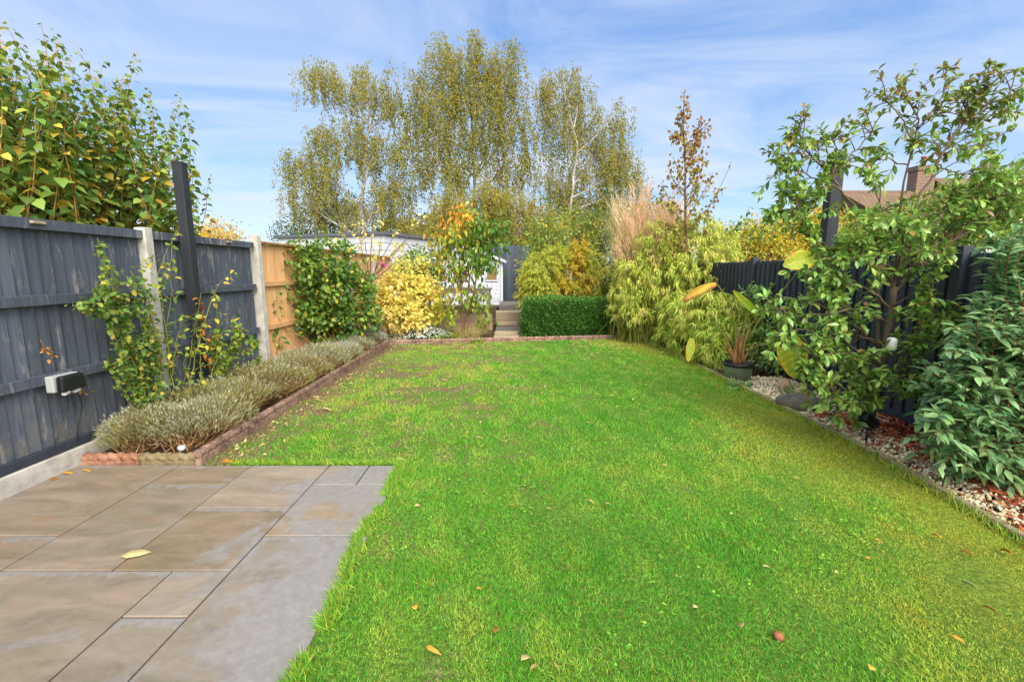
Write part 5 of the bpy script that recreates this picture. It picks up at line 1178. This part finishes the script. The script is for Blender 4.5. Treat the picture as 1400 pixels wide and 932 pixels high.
# houses on the right
def roof_mat():
    n = NT('brown_roof_tiles'); b = n.n('ShaderNodeTexBrick'); b.inputs['Scale'].default_value = 1.0
    mp = n.mapped((1, 1, 1)); sxx = n.n('ShaderNodeSeparateXYZ'); n.l(mp, sxx.inputs[0]); cb = n.n('ShaderNodeCombineXYZ'); n.l(sxx.outputs['X'], cb.inputs[0]); n.l(n.math('MULTIPLY', sxx.outputs['Z'], 1.35), cb.inputs[1]); n.l(cb.outputs[0], b.inputs['Vector'])
    b.inputs['Brick Width'].default_value = .26; b.inputs['Row Height'].default_value = .2; b.inputs['Mortar Size'].default_value = .018
    b.inputs['Color1'].default_value = lin('#7a5a48'); b.inputs['Color2'].default_value = lin('#5c463a'); b.inputs['Mortar'].default_value = lin('#2f2622')
    col = n.mix(n.math('MULTIPLY', n.noise(1.2, None, 6), .5), b.outputs['Color'], '#8a7a5c')
    return n.finish(col, .85, n.bump(b.outputs['Fac'], -.5, .03), spec=.2)
M['roof'] = roof_mat()
def brick_mat():
    n = NT('house_brick'); b = n.n('ShaderNodeTexBrick'); mp = n.mapped((1, 1, 1)); sxx = n.n('ShaderNodeSeparateXYZ'); n.l(mp, sxx.inputs[0]); cb = n.n('ShaderNodeCombineXYZ'); n.l(n.math('ADD', sxx.outputs['X'], sxx.outputs['Y']), cb.inputs[0]); n.l(sxx.outputs['Z'], cb.inputs[1]); n.l(cb.outputs[0], b.inputs['Vector'])
    b.inputs['Scale'].default_value = 1; b.inputs['Brick Width'].default_value = .22; b.inputs['Row Height'].default_value = .075; b.inputs['Mortar Size'].default_value = .01
    b.inputs['Color1'].default_value = lin('#74503e'); b.inputs['Color2'].default_value = lin('#5e4236'); b.inputs['Mortar'].default_value = lin('#9a9184')
    return n.finish(b.outputs['Color'], .9, spec=.2)
M['brick'] = brick_mat()
def house(label, xl, xr, Y, zr_, zeave, wallmat, chims):
    root = thing('terraced_house', ((xl+xr)/2, Y+3, 0), label, 'house')
    mb = MB(); mb.box(((xl+xr)/2, Y+3.2, zeave/2), (xr-xl, 6.2, zeave)); w = mb.build('wall', M[wallmat], root)
    mb = MB(); ym = Y+3.2
    mb.add([(xl-.1,Y-.2,zeave-.1),(xr+.1,Y-.2,zeave-.1),(xr+.1,ym,zr_),(xl-.1,ym,zr_),(xr+.1,ym+3.4,zeave-.1),(xl-.1,ym+3.4,zeave-.1)], [[[0,1,2,3],[3,2,4,5]]]); mb.add([(xl,Y+.1,zeave),(xl,ym,zr_-.12),(xl,ym+3.1,zeave)], [[0,1,2]]); mb.add([(xr,Y+.1,zeave),(xr,ym,zr_-.12),(xr,ym+3.1,zeave)], [[2,1,0]])
    rf = mb.build('roof', M['roof'], root); sm = rf.modifiers.new('thick', 'SOLIDIFY'); sm.thickness = .08
    for k in range(2):
        wx = xl+(xr-xl)*(.3+.4*k)
        mb = MB(); mb.box((wx, Y+.08, zeave-1.0), (1.0, .08, 1.2)); wn = mb.build('window', M['white'], root, bevel=.01)
        mb = MB(); mb.box((wx, Y+.06, zeave-1.0), (.84, .06, 1.04)); sub(mb, 'pane', M['glass'], wn)
    for (cx, zt_, w_, np_) in chims:
        mb = MB(); mb.box((cx, ym, (zt_+zr_)/2-.4), (w_, .6, zt_-zr_+.9)); mb.box((cx, ym, zt_-.02), (w_+.14, .74, .14)); mb.box((cx, ym, zt_+.1), (w_+.04, .64, .1)); ch = sub(mb, 'chimney', M['brick'], rf)
        for j in range(np_):
            p = MB(); p.lathe([(.0,0),(.13,0),(.12,.3),(.10,.42),(.13,.44),(.13,.5),(.09,.5)], (cx+(j-(np_-1)/2)*.38, ym, zt_+.15), 14)
            p.build('chimney_pot', M['brick_red'], root, smooth=True)
r1a = P(1148, 262, 25); r1b = P(1262, 252, 25)
house('near tiled roof house behind the tall black right hand post', r1a[0], r1b[0], 21.8, r1a[2]+.05, 4.0, 'white', [(P(1262, 225, 25)[0], P(1262, 232, 25)[2], .95, 1)])
r2a = P(1275, 250, 25.2)
house('brown roofed house with two terracotta chimney pots at far right', r2a[0], r2a[0]+8.5, 22, r2a[2]+.25, 4.3, 'white', [(P(1350, 240, 25.2)[0], P(1350, 241, 25.2)[2], 1.1, 2)])

# ================================================================= FALLEN LEAVES AND SMALL THINGS ON THE GROUND
def fallen(u, v, L, W, tint, ang, label, mat='dead', z=.035, shape=LEAF8, droop=.42, name='fallen_leaf', cat='leaf', group='fallen leaves on the lawn', tilt=.12, roll=.25):
    p = G(u, v, z); mb = MB(); d = np.array([[math.cos(ang), math.sin(ang), tilt]])
    mb.leaves(p[None]-d*L/2, d, L, W*(1.15 if roll < .1 else .95), shape, .12 if roll < .1 else .34, droop, tint, None, roll)
    o = mb.build(name, LF[mat], smooth=True); tag(o, label, cat, group); sm = o.modifiers.new('thick', 'SOLIDIFY'); sm.thickness = .0012; 
    return o
LF['paleleaf'] = leaf_mat('pale_dry_leaf', [(0, '#a57c48'), (.5, '#c4a670'), (1, '#dac896')], .6, .3, .1)
fallen(186, 757, .14, .058, .8, .32, 'long pale cream leaf lying on a patio slab', 'paleleaf', .024, droop=.03, group=None, tilt=.0, roll=.03)
spec = [(566,828,.045,.03,.9,2.2,'bright orange-yellow curled leaf on lawn near patio','dead'),(678,858,.045,.022,.1,1.4,'reddish brown curled leaf in the foreground lawn','dead'),(591,887,.07,.02,.6,-.5,'long tan leaf lower left foreground lawn','dead'),
 (719,897,.05,.035,.8,.7,'round pale yellow leaf at the bottom of the lawn','paleleaf'),(731,909,.05,.016,.3,.8,'thin pale leaf just below the round yellow leaf','paleleaf'),(760,908,.04,.01,.3,-.6,'thin tan leaf right of the round yellow leaf','paleleaf'),
 (655,803,.03,.024,.9,.3,'small orange leaf in the centre foreground','dead'),(951,828,.03,.022,.8,.4,'small cream leaf on yellow mossy spot','paleleaf'),(1014,852,.04,.028,.5,1.2,'pale tan rolled leaf left of brown mushroom cap','paleleaf'),
 (1048,773,.045,.014,.8,.1,'small cream leaf mid right lawn','paleleaf'),(1192,911,.035,.03,.95,.6,'orange leaf at the bottom right of lawn','dead'),(1310,872,.045,.02,.6,-.7,'tan leaf on the lower right lawn','dead'),(1354,830,.05,.022,.0,-.5,'dark red-brown leaf near the right edge','dead'),
 (1282,731,.05,.03,.95,1.4,'bright orange leaf on lawn by the kerb','dead'),(1323,754,.06,.026,.15,-.6,'red-brown leaf beside the bright orange kerb leaf','dead'),(1378,752,.07,.035,.3,1.2,'large orange-brown leaf by the bark mulch edge','dead'),
 (1144,780,.04,.012,.8,.5,'slim pale leaf right of lawn centre','paleleaf'),(1200,737,.05,.014,.8,.0,'long yellow leaf on yellow moss area','dead'),(1188,762,.04,.014,.7,.0,'second slim yellow leaf below on yellow moss','dead'),
 (909,635,.05,.016,.9,.2,'pale leaf in middle right lawn','paleleaf'),(1090,652,.05,.016,.9,.2,'cream leaf on the lawn near the spotlight','paleleaf'),(1208,663,.05,.018,.9,.6,'cream leaf by kerb below the branching shrub','paleleaf'),(1226,675,.045,.016,.7,-.6,'tan leaf by kerb below the laurel','paleleaf'),
 (751,694,.05,.016,.4,.2,'brown tipped leaf in the middle of lawn','paleleaf'),(808,684,.05,.016,.7,-.5,'slim tan leaf mid lawn','paleleaf'),(831,687,.045,.014,.8,.6,'slim cream leaf mid lawn right of the tan one','paleleaf'),
 (571,690,.04,.02,.7,.5,'cream leaf near the patio corner','paleleaf'),(548,627,.06,.02,.5,.0,'tan leaf on lawn above patio corner','paleleaf'),(608,519,.12,.05,.9,.1,'pale leaf on far lawn','paleleaf'),(655,597,.07,.03,.9,.3,'cream leaf in worn turf','paleleaf'),
 (435,546,.12,.05,.6,.2,'pale leaf on bare soil beside the lavender edging','paleleaf'),(447,558,.14,.04,.9,.1,'long cream leaf on soil by the edging','paleleaf'),(312,630,.11,.05,.4,.3,'tan leaf at the lavender bed corner','dead'),(705,690,.04,.02,.2,.8,'brown leaf shred in lawn hollow','dead'),
 (780,480,.12,.05,.7,.2,'pale leaf below the box hedge','paleleaf'),(1000,700,.04,.02,.9,1,'small pale leaf right of the lawn centre','paleleaf')]
for u, v, L, W, t, a, lab, m in spec: fallen(u, v, L, W, t, a, lab, m)
for (u, v, L, W, t, a, lab) in [(94,644,.08,.045,.9,.4,'bright yellow leaf on patio beside the fence foot'),(120,641,.09,.03,.95,.1,'yellow leaf on patio before the terracotta tile'),(74,653,.07,.025,.2,.2,'brown leaf against the concrete fence base')]:
    fallen(u, v, L, W, t, a, lab, 'dead', .03, group=None, roll=.05)
# fine leaf litter caught in the turf edges
lt = MB(); n = 900
x = np.concatenate([rng.uniform(1.2, 2.85, 420), -2.4+np.abs(rng.normal(0, .22, 300)), rng.uniform(-2.3, 2.6, 180)])
y = np.concatenate([9.7-np.abs(rng.normal(0, 1.0, 420)), rng.uniform(3.45, 9.1, 300), rng.uniform(4.2, 9.4, 180)])
lt.leaves(np.stack([x, y, rng.uniform(.004, .03, n)], -1), rnd_dir(n)*[1, 1, .3], rng.uniform(.02, .06, n), rng.uniform(.008, .026, n), LEAF8, .2, .3, rng.uniform(.0, 1, n), None, .6)
tag(lt.build('leaf_litter', LF['paleleaf']), 'small dry leaf litter along the far and left lawn edges', 'leaf litter', None, 'stuff')
# mushroom-brown cap, feather, white crumb
root = thing('mushroom', tuple(G(1064, 872, .03)), 'brown curled mushroom cap in the right foreground lawn', 'mushroom')
c0 = G(1064, 872, .012); mb = MB(); mb.lathe([(0,.026),(.012,.025),(.02,.018),(.022,.008),(.018,.004),(.01,.008),(0,.010)], c0, 16); mb.build('cap', bark_mat('mushroom_cap', '#6a3d26', '#9c6a48', 60), root, smooth=True)
mb = MB(); mb.lathe([(.006,-.012),(.005,.012)], c0, 10); mb.build('stalk', M['sleeper'], root, smooth=True)
fallen(1326, 798, .07, .014, .5, -1.0, 'grey and white feather on the right lawn', 'lav', .04, name='feather', cat='feather', group=None, droop=.1)
rock((G(456, 803, .02)[0], G(456, 803, .02)[1], .022), .012, .01, .008, 'white crumb at the patio edge', 'white', 'pebble')

# ================================================================= SKY, SUN, CAMERA
SUN_EL, SUN_AZ = 40, 160      # azimuth clockwise from +Y: behind the camera and to its right
w = bpy.data.worlds.new('World'); sc.world = w; w.use_nodes = True; nt = w.node_tree; nt.nodes.clear()
def N(t): return nt.nodes.new(t)
out = N('ShaderNodeOutputWorld'); bg = N('ShaderNodeBackground'); sky = N('ShaderNodeTexSky'); sky.sky_type = 'NISHITA'; sky.sun_disc = False
sky.sun_elevation = math.radians(SUN_EL); sky.sun_rotation = math.radians(SUN_AZ); sky.air_density = 1.0; sky.dust_density = .6; sky.ozone_density = 1.6
tc = N('ShaderNodeTexCoord'); sep = N('ShaderNodeSeparateXYZ'); nt.links.new(tc.outputs['Generated'], sep.inputs[0])
def mth(op, a, b):
    x = N('ShaderNodeMath'); x.operation = op
    for i, y in enumerate((a, b)):
        if isinstance(y, (int, float)): x.inputs[i].default_value = y
        else: nt.links.new(y, x.inputs[i])
    return x.outputs[0]
zz = mth('ADD', mth('MAXIMUM', sep.outputs['Z'], 0.0), .12)
cx = mth('DIVIDE', sep.outputs['X'], zz); cy = mth('DIVIDE', sep.outputs['Y'], zz)
comb = N('ShaderNodeCombineXYZ'); nt.links.new(mth('ADD', mth('MULTIPLY', cx, .75), mth('MULTIPLY', cy, .5)), comb.inputs[0]); nt.links.new(mth('SUBTRACT', mth('MULTIPLY', cy, 1.25), mth('MULTIPLY', cx, .35)), comb.inputs[1])
nz = N('ShaderNodeTexNoise'); nz.inputs['Scale'].default_value = .85; nz.inputs['Detail'].default_value = 9; nz.inputs['Roughness'].default_value = .58; nz.inputs['Distortion'].default_value = 1.1; nt.links.new(comb.outputs[0], nz.inputs['Vector'])
rp_ = N('ShaderNodeValToRGB'); rp_.color_ramp.elements[0].position = .36; rp_.color_ramp.elements[1].position = .74; nt.links.new(nz.outputs['Fac'], rp_.inputs['Fac'])
mixc = N('ShaderNodeMix'); mixc.data_type = 'RGBA'; nt.links.new(mth('MULTIPLY', rp_.outputs['Color'], .95), mixc.inputs[0]); hs = N('ShaderNodeHueSaturation'); hs.inputs['Saturation'].default_value = 1.25; nt.links.new(sky.outputs[0], hs.inputs['Color']); grd = N('ShaderNodeValToRGB'); e_ = grd.color_ramp.elements; e_[0].position = 0; e_[0].color = (.56, .74, .93, 1); e_[1].position = .62; e_[1].color = (.18, .37, .85, 1); q_ = e_.new(.22); q_.color = (.36, .57, .92, 1)
nt.links.new(sep.outputs['Z'], grd.inputs['Fac'])
gs = N('ShaderNodeMix'); gs.data_type = 'RGBA'; gs.blend_type = 'MULTIPLY'; gs.inputs[0].default_value = 1; nt.links.new(grd.outputs[0], gs.inputs[6]); gs.inputs[7].default_value = (3.9, 3.85, 3.9, 1)
hz = N('ShaderNodeMix'); hz.data_type = 'RGBA'; hz.inputs[0].default_value = .7; nt.links.new(hs.outputs[0], hz.inputs[6]); nt.links.new(gs.outputs[2], hz.inputs[7])
nt.links.new(hz.outputs[2], mixc.inputs[6]); mixc.inputs[7].default_value = (3.3, 3.6, 4.15, 1)
# warm glow added to the sky round the sun, behind the camera, as fill
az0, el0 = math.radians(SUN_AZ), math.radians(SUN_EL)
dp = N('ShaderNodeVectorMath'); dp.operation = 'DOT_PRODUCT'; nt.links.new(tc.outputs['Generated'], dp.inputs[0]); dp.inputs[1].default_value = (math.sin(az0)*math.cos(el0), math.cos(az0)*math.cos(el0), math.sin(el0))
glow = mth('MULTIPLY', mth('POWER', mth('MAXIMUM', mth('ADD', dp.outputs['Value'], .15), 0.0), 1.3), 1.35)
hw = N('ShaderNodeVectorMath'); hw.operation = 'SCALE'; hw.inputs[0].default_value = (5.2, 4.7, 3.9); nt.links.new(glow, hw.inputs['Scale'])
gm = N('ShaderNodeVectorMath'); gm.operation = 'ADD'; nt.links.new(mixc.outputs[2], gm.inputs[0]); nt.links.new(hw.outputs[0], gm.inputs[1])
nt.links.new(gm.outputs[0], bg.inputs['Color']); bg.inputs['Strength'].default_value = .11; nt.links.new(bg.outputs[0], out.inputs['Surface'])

sun = bpy.data.lights.new('sun', 'SUN'); sun.energy = 2.3; sun.angle = math.radians(42); sun.color = (1, .94, .83)
so = bpy.data.objects.new('sun', sun); C.objects.link(so)
so.rotation_euler = (math.radians(90-SUN_EL), 0, math.radians(180-SUN_AZ+0)) ; so.location = (6, -10, 12)
from mathutils import Vector
az = math.radians(SUN_AZ); el = math.radians(SUN_EL); sd_ = Vector((math.sin(az)*math.cos(el), math.cos(az)*math.cos(el), math.sin(el)))
so.rotation_euler = sd_.to_track_quat('Z', 'Y').to_euler()

cam = bpy.data.cameras.new('camera'); cam.lens = 36*F/1400; cam.sensor_width = 36; cam.clip_start = .05; cam.clip_end = 800
co = bpy.data.objects.new('camera', cam); C.objects.link(co); co.location = (0, 0, H); co.rotation_euler = (math.radians(90)-PITCH, 0, 0); sc.camera = co
sc.render.engine = 'CYCLES'
sc.view_settings.view_transform = 'Standard'; sc.view_settings.look = 'None'; sc.view_settings.gamma = 1; sc.view_settings.exposure = 1.2
